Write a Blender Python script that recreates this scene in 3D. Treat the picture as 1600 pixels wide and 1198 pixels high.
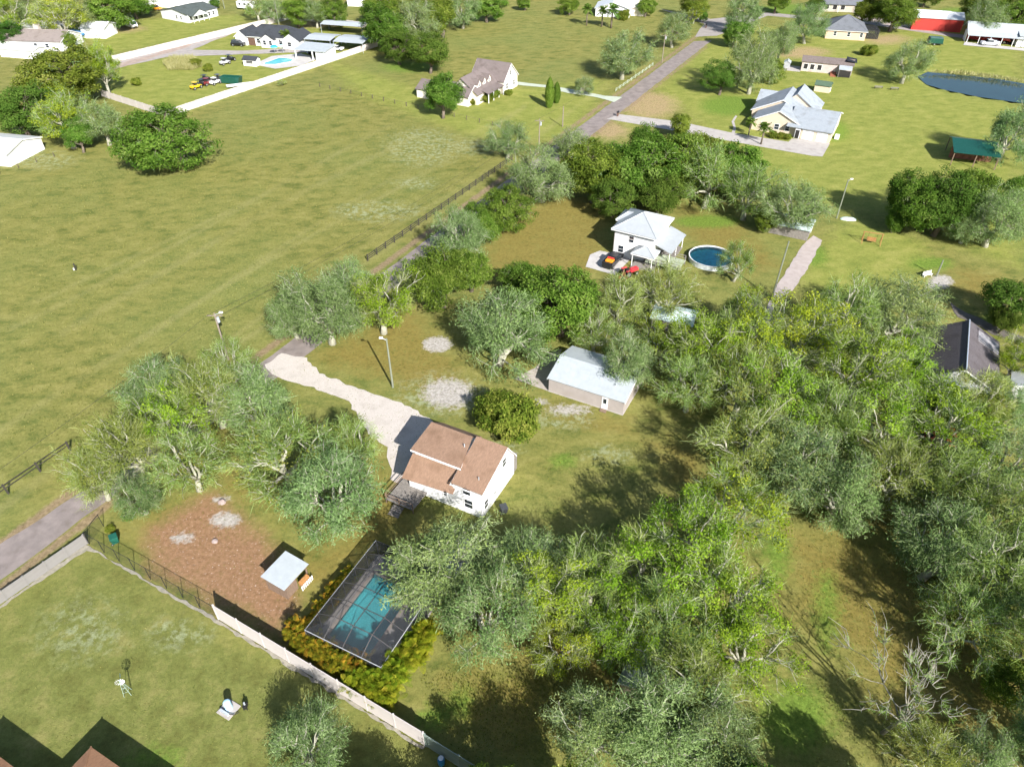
import bpy, bmesh, math, random
import numpy as np
from mathutils import Vector, Matrix
from mathutils.geometry import tessellate_polygon

for o in list(bpy.data.objects): bpy.data.objects.remove(o)
scene = bpy.context.scene
R_ = math.radians
# ---------------------------------------------------------------- camera, sky, sun, exposure
FPX, PITCH, CAMZ = 1120.0, R_(39.0), 64.0
cam = bpy.data.cameras.new('camera'); camo = bpy.data.objects.new('camera', cam)
scene.collection.objects.link(camo); scene.camera = camo
cam.sensor_width = 36.0; cam.lens = 36.0 * FPX / 1600.0; cam.clip_start = 0.5; cam.clip_end = 6000
camo.location = (0, 0, CAMZ); camo.rotation_euler = (R_(90) - PITCH, 0, 0)
SUN_EL, SHADOW_DIR = R_(34.0), R_(115.5)          # elevation; ground direction in which shadows fall
world = bpy.data.worlds.new('World'); scene.world = world; world.use_nodes = True
wn = world.node_tree.nodes; wl = world.node_tree.links
sky = wn.new('ShaderNodeTexSky'); sky.sky_type = 'NISHITA'; sky.sun_disc = False
sky.sun_elevation = SUN_EL
sun_az = SHADOW_DIR + math.pi                       # where the sun stands, counter-clockwise from +x
sky.sun_rotation = (math.pi / 2 - sun_az) % (2 * math.pi)
wl.new(sky.outputs[0], wn['Background'].inputs[0]); wn['Background'].inputs[1].default_value = 0.08
sl = bpy.data.lights.new('sun', 'SUN'); sl.energy = 5.0; sl.angle = R_(0.53); sl.color = (1.0, 0.965, 0.92)
so = bpy.data.objects.new('sun', sl); scene.collection.objects.link(so)
so.rotation_euler = (math.pi / 2 - SUN_EL, 0, SHADOW_DIR - math.pi / 2); so.location = (60, -60, 120)
vs = scene.view_settings; vs.view_transform = 'Standard'; vs.look = 'None'; vs.exposure = 1.0; vs.gamma = 1.0
vs.use_curve_mapping = False
scene.cycles.max_bounces = 5; scene.cycles.diffuse_bounces = 2; scene.cycles.glossy_bounces = 2; scene.cycles.transmission_bounces = 3; scene.cycles.transparent_max_bounces = 10
scene.cycles.use_adaptive_sampling = True; scene.cycles.adaptive_threshold = 0.045; scene.cycles.adaptive_min_samples = 16
scene.cycles.debug_use_spatial_splits = True
scene.cycles.caustics_reflective = False; scene.cycles.caustics_refractive = False

# ---------------------------------------------------------------- helpers
col = scene.collection
rnd = random.Random(7)
SP, CP = math.sin(PITCH), math.cos(PITCH)
def G(x, y, z=0.0):
    """survey point: where the sight line of photo pixel (x, y) meets height z"""
    u = (x - 800) / FPX; v = (599 - y) / FPX
    t = (CAMZ - z) / (SP - v * CP)
    return Vector((u * t, (CP + v * SP) * t, z))
def metres(px, y, z=0.0):
    v = (599 - y) / FPX
    return px * ((CAMZ - z) / (SP - v * CP)) / FPX

def nd(nt, t, **k):
    n = nt.nodes.new(t)
    for a, b in k.items(): setattr(n, a, b)
    return n
MATS = {}
def mat(name, c, rough=.85, var=.18, scale=2.0, bump=0.0, bscale=8.0, spec=.3, metal=0.0, c2=None, stretch=None, dirt=0.0):
    if name in MATS: return MATS[name]
    m = bpy.data.materials.new(name); m.use_nodes = True; nt = m.node_tree; L = nt.links
    b = nt.nodes['Principled BSDF']
    b.inputs['Roughness'].default_value = rough; b.inputs['Specular IOR Level'].default_value = spec
    b.inputs['Metallic'].default_value = metal
    tc = nd(nt, 'ShaderNodeTexCoord'); mp = nd(nt, 'ShaderNodeMapping')
    L.new(tc.outputs['Object'], mp.inputs[0])
    if stretch: mp.inputs['Scale'].default_value = stretch
    n1 = nd(nt, 'ShaderNodeTexNoise'); n1.inputs['Scale'].default_value = scale; n1.inputs['Detail'].default_value = 6
    n1.inputs['Roughness'].default_value = .65
    L.new(mp.outputs[0], n1.inputs['Vector'])
    r = nd(nt, 'ShaderNodeValToRGB')
    ca = c2 if c2 else tuple(max(0, x * (1 - var)) for x in c)
    cb = c if c2 else tuple(min(1, x * (1 + var)) for x in c)
    r.color_ramp.elements[0].position = .32; r.color_ramp.elements[0].color = (*ca, 1)
    r.color_ramp.elements[1].position = .68; r.color_ramp.elements[1].color = (*cb, 1)
    L.new(n1.outputs['Fac'], r.inputs[0])
    out = r.outputs[0]
    if dirt:
        n2 = nd(nt, 'ShaderNodeTexNoise'); n2.inputs['Scale'].default_value = .6; n2.inputs['Detail'].default_value = 8
        L.new(tc.outputs['Object'], n2.inputs['Vector'])
        r2 = nd(nt, 'ShaderNodeValToRGB'); r2.color_ramp.elements[0].position = .5; r2.color_ramp.elements[1].position = .75
        r2.color_ramp.elements[0].color = (0, 0, 0, 1); r2.color_ramp.elements[1].color = (dirt, dirt, dirt, 1)
        L.new(n2.outputs['Fac'], r2.inputs[0])
        mx = nd(nt, 'ShaderNodeMixRGB'); mx.inputs[2].default_value = (c[0] * .45, c[1] * .42, c[2] * .36, 1)
        L.new(r2.outputs[0], mx.inputs[0]); L.new(out, mx.inputs[1]); out = mx.outputs[0]
    L.new(out, b.inputs['Base Color'])
    if bump:
        n3 = nd(nt, 'ShaderNodeTexNoise'); n3.inputs['Scale'].default_value = bscale; n3.inputs['Detail'].default_value = 4
        L.new(mp.outputs[0], n3.inputs['Vector'])
        bp = nd(nt, 'ShaderNodeBump'); bp.inputs['Strength'].default_value = bump; bp.inputs['Distance'].default_value = .1
        L.new(n3.outputs['Fac'], bp.inputs['Height']); L.new(bp.outputs[0], b.inputs['Normal'])
    MATS[name] = m; return m
def ribbed(name, c, axis=0, pitch=.45, rough=.45, metal=.2, amt=.5, var=.08, dirt=.25):
    """sheet metal with raised ribs"""
    if name in MATS: return MATS[name]
    m = mat(name, c, rough, var, 1.2, metal=metal, dirt=dirt); nt = m.node_tree; L = nt.links
    tc = nd(nt, 'ShaderNodeTexCoord'); w = nd(nt, 'ShaderNodeTexWave'); w.wave_type = 'BANDS'; w.bands_direction = 'XYZ'[axis]
    w.wave_profile = 'SAW'; w.inputs['Scale'].default_value = .314 / pitch
    L.new(tc.outputs['Object'], w.inputs['Vector'])
    bp = nd(nt, 'ShaderNodeBump'); bp.inputs['Strength'].default_value = amt; bp.inputs['Distance'].default_value = .05
    L.new(w.outputs['Fac'], bp.inputs['Height']); L.new(bp.outputs[0], nt.nodes['Principled BSDF'].inputs['Normal'])
    return m
def shingle(name, c, c2):
    m = mat(name, c, .95, c2=c2, scale=5, bump=.5, bscale=14, spec=.1, stretch=(1.4, .5, .5), dirt=.5); return m

def foliage(name, ramp, transl=.42, hue=.06, val=.35):
    m = bpy.data.materials.new(name); m.use_nodes = True; nt = m.node_tree; L = nt.links
    for n in list(nt.nodes): nt.nodes.remove(n)
    out = nd(nt, 'ShaderNodeOutputMaterial'); at = nd(nt, 'ShaderNodeAttribute'); at.attribute_name = 'tint'
    r = nd(nt, 'ShaderNodeValToRGB'); e = r.color_ramp.elements
    while len(e) < len(ramp): e.new(.5)
    for i, (p, c) in enumerate(ramp): e[i].position = p; e[i].color = (*c, 1)
    L.new(at.outputs['Fac'], r.inputs[0])
    oi = nd(nt, 'ShaderNodeObjectInfo'); hs = nd(nt, 'ShaderNodeHueSaturation')
    m1 = nd(nt, 'ShaderNodeMapRange'); m1.inputs['To Min'].default_value = .5 - hue / 2; m1.inputs['To Max'].default_value = .5 + hue / 2
    mm = nd(nt, 'ShaderNodeMath', operation='MULTIPLY'); mm.inputs[1].default_value = 7.31
    fr = nd(nt, 'ShaderNodeMath', operation='FRACT')
    m2 = nd(nt, 'ShaderNodeMapRange'); m2.inputs['To Min'].default_value = 1 - val / 2; m2.inputs['To Max'].default_value = 1 + val / 2
    L.new(oi.outputs['Random'], m1.inputs[0]); L.new(oi.outputs['Random'], mm.inputs[0]); L.new(mm.outputs[0], fr.inputs[0]); L.new(fr.outputs[0], m2.inputs[0])
    L.new(m1.outputs[0], hs.inputs['Hue']); L.new(m2.outputs[0], hs.inputs['Value']); L.new(r.outputs[0], hs.inputs['Color'])
    d = nd(nt, 'ShaderNodeBsdfDiffuse'); t = nd(nt, 'ShaderNodeBsdfTranslucent'); mx = nd(nt, 'ShaderNodeMixShader'); mx.inputs[0].default_value = transl
    L.new(hs.outputs[0], d.inputs[0]); L.new(hs.outputs[0], t.inputs[0]); L.new(d.outputs[0], mx.inputs[1]); L.new(t.outputs[0], mx.inputs[2])
    L.new(mx.outputs[0], out.inputs[0]); MATS[name] = m; return m

def tag(o, label=None, cat=None, group=None, kind=None):
    if label: o['label'] = label
    if cat: o['category'] = cat
    if group: o['group'] = group
    if kind: o['kind'] = kind
    return o
def link(name, me, m=None, parent=None):
    o = bpy.data.objects.new(name, me); col.objects.link(o)
    if m is not None and me is not None and not me.materials: me.materials.append(m)
    if parent: o.parent = parent
    return o
def empty(name, loc, rz=0, label=None, cat=None, group=None):
    o = bpy.data.objects.new(name, None); col.objects.link(o); o.location = loc; o.rotation_euler = (0, 0, rz)
    o.empty_display_size = .3
    return tag(o, label, cat, group)
class MB:
    """collects verts and faces for one mesh"""
    def __init__(s): s.v = []; s.f = []
    def poly(s, pts, faces):
        n = len(s.v); s.v += [tuple(p) for p in pts]; s.f += [tuple(i + n for i in f) for f in faces]; return s
    def box(s, x0, x1, y0, y1, z0, z1):
        return s.poly([(x0,y0,z0),(x1,y0,z0),(x1,y1,z0),(x0,y1,z0),(x0,y0,z1),(x1,y0,z1),(x1,y1,z1),(x0,y1,z1)],
                      [(3,2,1,0),(4,5,6,7),(0,1,5,4),(1,2,6,5),(2,3,7,6),(3,0,4,7)])
    def prism(s, prof, axis, a0, a1):
        """profile extruded along axis ('s','t','z')"""
        n = len(prof)
        def P(u, w, a): return (a, u, w) if axis == 's' else ((u, a, w) if axis == 't' else (u, w, a))
        pts = [P(u, w, a0) for u, w in prof] + [P(u, w, a1) for u, w in prof]
        fs = [tuple(range(n)), tuple(range(2*n-1, n-1, -1))] + [(i, i+n, (i+1) % n + n, (i+1) % n) for i in range(n)]
        return s.poly(pts, fs)
    def slab(s, q, th):
        q = [Vector(p) for p in q]; nn = (q[1]-q[0]).cross(q[2]-q[0]).normalized()
        if nn.z < 0: nn = -nn
        n = len(q); lo = [p - nn * th for p in q]
        return s.poly(list(q) + lo, [tuple(range(n)), tuple(range(2*n-1, n-1, -1))] + [(i, (i+1) % n, (i+1) % n + n, i + n) for i in range(n)])
    def tube(s, pts, rad, k=6, cap=True):
        pts = [Vector(p) for p in pts]; n0 = len(s.v)
        if not isinstance(rad, (list, tuple)): rad = [rad] * len(pts)
        for i, p in enumerate(pts):
            d = (pts[min(i+1, len(pts)-1)] - pts[max(i-1, 0)]).normalized()
            a = d.cross(Vector((0, 0, 1)) if abs(d.z) < .9 else Vector((1, 0, 0))).normalized(); b = d.cross(a)
            for j in range(k):
                t = 2 * math.pi * j / k; s.v.append(tuple(p + (a * math.cos(t) + b * math.sin(t)) * rad[i]))
        for i in range(len(pts) - 1):
            for j in range(k):
                s.f.append((n0+i*k+j, n0+i*k+(j+1) % k, n0+(i+1)*k+(j+1) % k, n0+(i+1)*k+j))
        if cap:
            s.f.append(tuple(n0 + j for j in reversed(range(k)))); s.f.append(tuple(n0 + (len(pts)-1)*k + j for j in range(k)))
        return s
    def cyl(s, x, y, z0, z1, r0, r1=None, k=16): return s.tube([(x, y, z0), (x, y, z1)], [r0, r0 if r1 is None else r1], k)
    def dome(s, x, y, z, rx, ry, rz, nu=12, nv=5):
        n0 = len(s.v)
        for i in range(nv):
            a = math.pi / 2 * i / nv
            for j in range(nu):
                t = 2*math.pi*j/nu; s.v.append((x + rx*math.cos(a)*math.cos(t), y + ry*math.cos(a)*math.sin(t), z + rz*math.sin(a)))
        s.v.append((x, y, z + rz)); top = len(s.v) - 1
        for i in range(nv - 1):
            for j in range(nu): s.f.append((n0+i*nu+j, n0+i*nu+(j+1) % nu, n0+(i+1)*nu+(j+1) % nu, n0+(i+1)*nu+j))
        for j in range(nu): s.f.append((n0+(nv-1)*nu+j, n0+(nv-1)*nu+(j+1) % nu, top))
        return s
    def mesh(s, name, m=None, smooth=False, fixn=True):
        me = bpy.data.meshes.new(name); me.from_pydata(s.v, [], s.f)
        if fixn:
            bm = bmesh.new(); bm.from_mesh(me); bmesh.ops.recalc_face_normals(bm, faces=bm.faces); bm.to_mesh(me); bm.free()
        if smooth: me.polygons.foreach_set('use_smooth', [True] * len(me.polygons))
        if m: me.materials.append(m)
        me.update(); return me
    def obj(s, name, m, parent=None, smooth=False, bevel=0):
        o = link(name, s.mesh(name, m, smooth), None, parent)
        if bevel:
            b = o.modifiers.new('bevel', 'BEVEL'); b.width = bevel; b.segments = 2; b.limit_method = 'ANGLE'
        return o
SHEETZ = [0]
def sheet(name, pts, z, m, wob=0.0, sub=1.0, seed=1, parent=None, th=0.0):
    """flat sheet from a world outline; wob makes the edge ragged"""
    r = random.Random(seed); P = []
    if z > .02 and parent is None: SHEETZ[0] += 1; z = .014 + .004 * SHEETZ[0]
    n = len(pts)
    for i in range(n):
        a = Vector(pts[i][:2]); b = Vector(pts[(i+1) % n][:2]); k = max(1, int((b-a).length / sub)) if wob else 1
        nn = Vector(((b-a).y, -(b-a).x)).normalized() if (b-a).length > 0 else Vector((0, 0))
        for j in range(k): P.append(a.lerp(b, j / k) + nn * (r.uniform(-wob, wob) if wob else 0))
    tri = tessellate_polygon([[Vector((p.x, p.y, 0)) for p in P]])
    v = [(p.x, p.y, z) for p in P]; f = [tuple(t) for t in tri]
    mb = MB(); mb.poly(v, f)
    if th:
        q = len(P); mb.poly([(p.x, p.y, z) for p in P] + [(p.x, p.y, z - th) for p in P], [(i, (i+1) % q, (i+1) % q + q, i + q) for i in range(q)])
    return mb.obj(name, m, parent)
def px_poly(*pts): return [G(x, y) for x, y in pts]

# ---------------------------------------------------------------- the frame of the road
RD0 = Vector((-51.71, 57.77)); RANG = R_(61.3)
RD = Vector((math.cos(RANG), math.sin(RANG))); RN = Vector((RD.y, -RD.x))      # along the road; to its right
def road_pt(a, off): p = RD0 + RD * a + RN * off; return Vector((p.x, p.y, 0))
# ---------------------------------------------------------------- ground sheet with soil and grass zones
def lines(lo, a, b, hi, fine, coarse):
    x = [-2500.0, -900.0]; x = [v for v in x if v < lo - 50]
    x += list(np.arange(lo, a, coarse)) + list(np.arange(a, b, fine)) + list(np.arange(b, hi, coarse))
    x += [v for v in (900.0, 2500.0) if v > hi + 50]
    return np.array(x)
gx = lines(-270, -78, 100, 270, .8, 3.0); gy = lines(-60, 22, 150, 400, .8, 3.0)
XX, YY = np.meshgrid(gx, gy); GV = np.stack([XX.ravel(), YY.ravel()], 1); NV = len(GV)
def sdist(poly, V):
    """signed distance to polygon (positive inside)"""
    P = np.array([(p[0], p[1]) for p in poly]); n = len(P); d = np.full(len(V), 1e9); ins = np.zeros(len(V), bool)
    for i in range(n):
        a, b = P[i], P[(i+1) % n]; e = b - a; w = V - a
        t = np.clip((w @ e) / max(e @ e, 1e-9), 0, 1); d = np.minimum(d, np.hypot(*(w - t[:, None] * e).T))
        c = ((a[1] <= V[:, 1]) & (b[1] > V[:, 1])) | ((b[1] <= V[:, 1]) & (a[1] > V[:, 1]))
        if a[1] != b[1]: ins ^= c & (V[:, 0] < (b[0]-a[0]) * (V[:, 1]-a[1]) / (b[1]-a[1]) + a[0])
    return np.where(ins, d, -d)
def zone(polys, soft):
    m = np.zeros(NV)
    for q in polys:
        s = soft
        if isinstance(q, tuple): q, s = q
        P = [G(*p) for p in q]
        m = np.maximum(m, np.clip(.5 + sdist(P, GV) / (2 * s), 0, 1))
    return m
def blob(x, y, rx, ry, n=14): return [(x + rx * math.cos(2*math.pi*i/n), y + ry * math.sin(2*math.pi*i/n)) for i in range(n)]
litter = zone([
    [(470,556),(560,520),(640,470),(700,540),(740,600),(700,640),(600,600),(520,575)],
    [(790,330),(900,296),(955,330),(950,410),(905,440),(840,440),(760,450),(750,400)],
    [(560,690),(640,770),(660,830),(560,900),(480,960),(440,880),(540,830)],
    [(345,640),(372,640),(380,740),(420,790),(330,790)],
    [(185,815),(330,770),(460,860),(430,985),(330,940),(200,850)],
    [(1010,680),(1110,690),(1110,800),(1030,760)],
    [(1225,830),(1330,830),(1500,930),(1600,1000),(1600,1198),(1400,1198),(1330,1020),(1230,960)],
    [(690,1060),(860,1020),(900,1130),(800,1198),(700,1150)],
    [(760,980),(1000,940),(1060,1100),(900,1110)],
    [(1300,720),(1450,700),(1500,800),(1330,860)],
    [(1490,415),(1570,430),(1540,480),(1480,455)],
    [(855,620),(985,655),(1000,690),(900,670),(850,650)],
    [(1060,320),(1160,350),(1230,420),(1150,430),(1070,370)],
    ], 3.5)
dirt = zone([([(225,830),(330,765),(420,840),(470,930),(450,1000),(345,950),(235,895)], 1.8), ([(300,840),(420,880),(430,960),(330,930)], 1.5)], 2)
sand = zone([(blob(352,812,26,13), .9), (blob(683,538,24,13), .9), (blob(700,615,42,24), 2.0), (blob(345,780,14,7), .8), (blob(285,840,20,8), .9), (blob(1470,440,20,11), 1.2), (blob(842,628,14,6), 1.2), (blob(890,640,34,8), 1.6), (blob(1462,445,16,9), 1.0)], 1.0)
lush = zone([(blob(1105,346,50,10), 2.0), (blob(1140,165,45,16), 4), (blob(1305,205,22,16), 3), (blob(1262,190,15,6), 3), (blob(1292,955,16,60), 2.0), (blob(1215,870,18,40), 2.0),
    (blob(1230,15,40,9), 5), (blob(1500,20,40,8), 5), (blob(640,105,40,8), 5), (blob(1275,400,16,16), 2.0), (blob(1455,412,34,10), 2), (blob(240,1185,40,14), 2), (blob(1240,1120,60,50), 2.5), (blob(1560,498,28,10), 2),
    (blob(720,1100,16,26), 1.5), (blob(880,720,20,10), 1.5), (blob(680,1120,26,18), 1.5)], 3)
pale = zone([(blob(650,287,34,9), 3), (blob(590,330,70,16), 4), (blob(735,230,50,12), 4), (blob(690,615,70,34), 3), (blob(800,660,40,18), 2), (blob(880,655,50,16), 2), (blob(280,990,50,24), 2.5), (blob(130,985,60,40), 4), (blob(60,250,60,14), 6),
    (blob(1500,122,80,6), 3), (blob(1585,150,16,9), 3), (blob(620,640,30,12), 2), (blob(660,230,60,30), 6), (blob(950,710,40,14), 2), (blob(300,22,40,6), 6), (blob(780,700,40,14), 2)], 2)
peach = zone([(blob(1015,165,48,22), 4), (blob(955,205,30,14), 3), (blob(1385,62,40,9), 5), (blob(1250,82,50,10), 4), (blob(480,38,50,6), 5), (blob(190,45,40,7), 5), (blob(40,56,30,8), 5)], 3)
lawn = zone([([(900,250),(1130,40),(1600,50),(1600,420),(1330,330),(1200,300),(1060,170)], 8), ([(700,150),(960,120),(900,215),(780,230),(560,150),(500,90)], 7), ([(160,150),(260,185),(590,75),(450,25),(170,95)], 4), ([(130,60),(220,30),(430,20),(300,60),(170,85)], 6),
    ([(1230,440),(1330,330),(1450,380),(1460,500),(1330,480)], 5), ([(900,180),(830,220),(790,200),(860,150)], 4)], 6)
near = zone([([(0,950),(135,850),(660,1165),(660,1300),(-200,1300)], 3)], 3)
# bare verge strip on the field side of the road
rel = GV - np.array(RD0); al = rel @ np.array(RD); of = rel @ np.array(RN)
verge = np.clip(1 - np.abs(of + 1.1) / 1.5, 0, 1) * ((al > -30) & (al < 245))
verge = np.maximum(verge, np.clip(1 - np.abs(of - 4.4) / 1.3, 0, 1) * (al < 3) * (al > -40))
verge = np.maximum(verge, np.clip(1 - np.abs(of - 6.0) / 1.6, 0, 1) * ((al > 95) & (al < 235)) * .8)
track = np.zeros(NV)
for o_, w_, a0_, a1_ in ((-5.2, .7, -60, 230), (-7.0, .6, -60, 230), (-19, .8, -40, 150), (-20.8, .7, -40, 150), (-41, .8, -60, 120), (-42.7, .7, -60, 120), (-33, 1.2, 20, 120)):
    oo = of + 1.5 * np.sin(al / 23 + o_) ; track = np.maximum(track, np.clip(1.3 - np.abs(oo - o_) / w_, 0, 1) * ((al > a0_) & (al < a1_)))
POND = px_poly((1434,118),(1450,111),(1500,116),(1560,122),(1600,129),(1640,137),(1640,164),(1600,160),(1530,150),(1480,140),(1448,131))
CAGE = Vector((-19.80, 38.43, 0)); CANG = R_(-26.0)
ca, sa = math.cos(CANG), math.sin(CANG)
def cagept(s, t, z=0): return Vector((CAGE.x + s*ca - t*sa, CAGE.y + s*sa + t*ca, z))
pd = sdist(POND, GV); hz = -1.3 * np.clip(pd / 2.5 + .35, 0, 1)
basin = sdist([cagept(*q) for q in ((.6,.8),(6.9,.8),(6.9,10.8),(.6,10.8))], GV); hz = np.where(basin > 0, -2.2, hz)
me = bpy.data.meshes.new('ground'); nxl, nyl = len(gx), len(gy)
verts = np.zeros((NV, 3)); verts[:, :2] = GV; verts[:, 2] = hz
me.vertices.add(NV); me.vertices.foreach_set('co', verts.ravel())
ii = (np.arange(nyl-1)[:, None] * nxl + np.arange(nxl-1)[None, :]).ravel()
q = np.stack([ii, ii+1, ii+1+nxl, ii+nxl], 1)
me.loops.add(q.size); me.loops.foreach_set('vertex_index', q.ravel()); me.polygons.add(len(q))
me.polygons.foreach_set('loop_start', np.arange(0, q.size, 4)); me.polygons.foreach_set('loop_total', np.full(len(q), 4))
me.update(calc_edges=True)
for nm, ch in (('zone_a', (litter, dirt, sand, lush)), ('zone_b', (pale, peach, lawn, verge)), ('zone_c', (near, track, near, near))):
    a = me.attributes.new(nm, 'FLOAT_COLOR', 'POINT'); a.data.foreach_set('color', np.stack(ch, 1).astype(np.float32).ravel())

def ground_material():
    m = bpy.data.materials.new('ground_soil_and_grass'); m.use_nodes = True; nt = m.node_tree; L = nt.links
    b = nt.nodes['Principled BSDF']; b.inputs['Roughness'].default_value = .95; b.inputs['Specular IOR Level'].default_value = .1
    tc = nd(nt, 'ShaderNodeTexCoord')
    def noise(scale, detail=5, rough=.6, rot=0.0, sc=(1,1,1)):
        mp = nd(nt, 'ShaderNodeMapping'); mp.inputs['Rotation'].default_value = (0, 0, rot); mp.inputs['Scale'].default_value = sc
        L.new(tc.outputs['Object'], mp.inputs[0]); n = nd(nt, 'ShaderNodeTexNoise'); n.inputs['Scale'].default_value = scale
        n.inputs['Detail'].default_value = detail; n.inputs['Roughness'].default_value = rough; L.new(mp.outputs[0], n.inputs['Vector']); return n.outputs['Fac']
    def ramp(src, *st):
        r = nd(nt, 'ShaderNodeValToRGB'); e = r.color_ramp.elements
        while len(e) < len(st): e.new(.5)
        for i, (p, c) in enumerate(st): e[i].position = p; e[i].color = (*c, 1) if len(c) == 3 else c
        L.new(src, r.inputs[0]); return r.outputs[0]
    def mix(f, a, c, t='MIX'):
        x = nd(nt, 'ShaderNodeMixRGB', blend_type=t)
        for i, v in enumerate((f, a, c)):
            if hasattr(v, 'type') or hasattr(v, 'is_linked'): L.new(v, x.inputs[i])
            else: x.inputs[i].default_value = v if not isinstance(v, tuple) else (*v, 1)
        return x.outputs[0]
    def math_(op, a, c):
        x = nd(nt, 'ShaderNodeMath', operation=op); x.use_clamp = op in ('MULTIPLY',)
        for i, v in enumerate((a, c)):
            if isinstance(v, (int, float)): x.inputs[i].default_value = v
            else: L.new(v, x.inputs[i])
        return x.outputs[0]
    big = noise(.035, 4, .55); mid = noise(.42, 9, .72, R_(-61), (.55, 1, 1)); fine = noise(2.2, 6, .7); tiny = noise(9, 4, .75)
    field = ramp(mid, (.36, (.1, .122, .028)), (.46, (.174, .177, .048)), (.56, (.223, .213, .062)), (.7, (.273, .255, .088)))
    green = ramp(fine, (.3, (.12, .16, .04)), (.7, (.2, .225, .07)))
    base = mix(ramp(big, (.42, (0, 0, 0)), (.66, (.55, .55, .55))), field, green)
    bits = ramp(noise(.09, 3, .5), (.55, (0, 0, 0)), (.72, (1, 1, 1)))                       # straw flecks gather in places
    fleck = math_('MULTIPLY', ramp(noise(3.5, 3, .6), (.6, (0, 0, 0)), (.68, (1, 1, 1))), bits)
    base = mix(math_('MULTIPLY', fleck, .85), base, (.46, .4, .15))
    A = nd(nt, 'ShaderNodeAttribute'); A.attribute_name = 'zone_a'; B = nd(nt, 'ShaderNodeAttribute'); B.attribute_name = 'zone_b'
    Cz = nd(nt, 'ShaderNodeAttribute'); Cz.attribute_name = 'zone_c'
    sa_ = nd(nt, 'ShaderNodeSeparateColor'); L.new(A.outputs['Color'], sa_.inputs[0]); sb_ = nd(nt, 'ShaderNodeSeparateColor'); L.new(B.outputs['Color'], sb_.inputs[0])
    edge = noise(.55, 6, .7); edge2 = noise(1.6, 5, .7)
    def mask(src, lo=.42, hi=.62, amt=.9, e=edge):
        s = math_('ADD', src, math_('MULTIPLY_ADD', e, amt) if False else math_('SUBTRACT', math_('MULTIPLY', e, amt), amt * .5))
        return ramp(s, (lo, (0, 0, 0)), (hi, (1, 1, 1)))
    lawnc = ramp(mid, (.3, (.155, .195, .038)), (.5, (.23, .255, .056)), (.7, (.315, .31, .088)))
    base = mix(math_('MULTIPLY', mask(sb_.outputs[2], .35, .75), .8), base, lawnc)
    nearc = ramp(noise(.35, 6, .7), (.34, (.122, .126, .034)), (.5, (.158, .176, .048)), (.66, (.228, .219, .074)))
    sc_ = nd(nt, 'ShaderNodeSeparateColor'); L.new(Cz.outputs['Color'], sc_.inputs[0])
    base = mix(math_('MULTIPLY', math_('MULTIPLY', sc_.outputs[1], ramp(big, (.35, (.2, .2, .2)), (.6, (1, 1, 1)))), .45), base, (.29, .27, .11))
    base = mix(sc_.outputs[0], base, nearc)
    litc = ramp(edge2, (.3, (.12, .095, .026)), (.44, (.185, .145, .038)), (.56, (.235, .18, .05)), (.66, (.165, .17, .048)), (.78, (.13, .16, .04)))
    base = mix(math_('MULTIPLY', mask(sa_.outputs[0], .3, 1.05, 1.6), .8), base, litc)
    base = mix(math_('MULTIPLY', mask(sb_.outputs[1], .3, 1.0, 1.4), .8), base, ramp(fine, (.3, (.3, .2, .11)), (.7, (.42, .31, .19))))
    base = mix(math_('MULTIPLY', mask(B.outputs['Alpha'], .35, .75), .85), base, ramp(fine, (.3, (.2, .135, .085)), (.7, (.31, .23, .15))))
    base = mix(math_('MULTIPLY', mask(sa_.outputs[1], .2, .95, 1.2), .95), base, mix(math_('MULTIPLY', ramp(noise(4.5, 3, .6), (.62, (0, 0, 0)), (.68, (1, 1, 1))), ramp(edge, (.42, (.1, .1, .1)), (.6, (1, 1, 1)))), ramp(fine, (.3, (.235, .13, .072)), (.55, (.275, .16, .092)), (.75, (.31, .19, .116))), (.55, .49, .45)))
    base = mix(math_('MULTIPLY', mask(A.outputs['Alpha'], .25, .75, 1.2, edge2), .85), base, ramp(fine, (.3, (.085, .15, .02)), (.7, (.165, .26, .04))))
    wisps = ramp(noise(.9, 7, .75), (.47, (0, 0, 0)), (.58, (1, 1, 1)))
    base = mix(math_('MULTIPLY', math_('MULTIPLY', mask(sb_.outputs[0], .3, .8), wisps), .6), base, (.34, .38, .24))
    base = mix(mask(sa_.outputs[2], .4, .75, 1.5, edge2), base, ramp(fine, (.28, (.29, .265, .235)), (.6, (.44, .41, .38))))
    base = mix(.55, base, ramp(tiny, (.25, (.52, .52, .52)), (.5, (.95, .95, .95)), (.8, (1.25, 1.25, 1.2))), 'MULTIPLY')
    base = mix(.6, base, ramp(fine, (.28, (.6, .62, .58)), (.58, (1.14, 1.13, 1.1))), 'MULTIPLY')
    L.new(base, b.inputs['Base Color'])
    bp = nd(nt, 'ShaderNodeBump'); bp.inputs['Strength'].default_value = .55; bp.inputs['Distance'].default_value = .12
    L.new(math_('ADD', tiny, fine), bp.inputs['Height']); L.new(bp.outputs[0], b.inputs['Normal'])
    return m
tag(link('ground', me, ground_material()), kind='structure')

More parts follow.
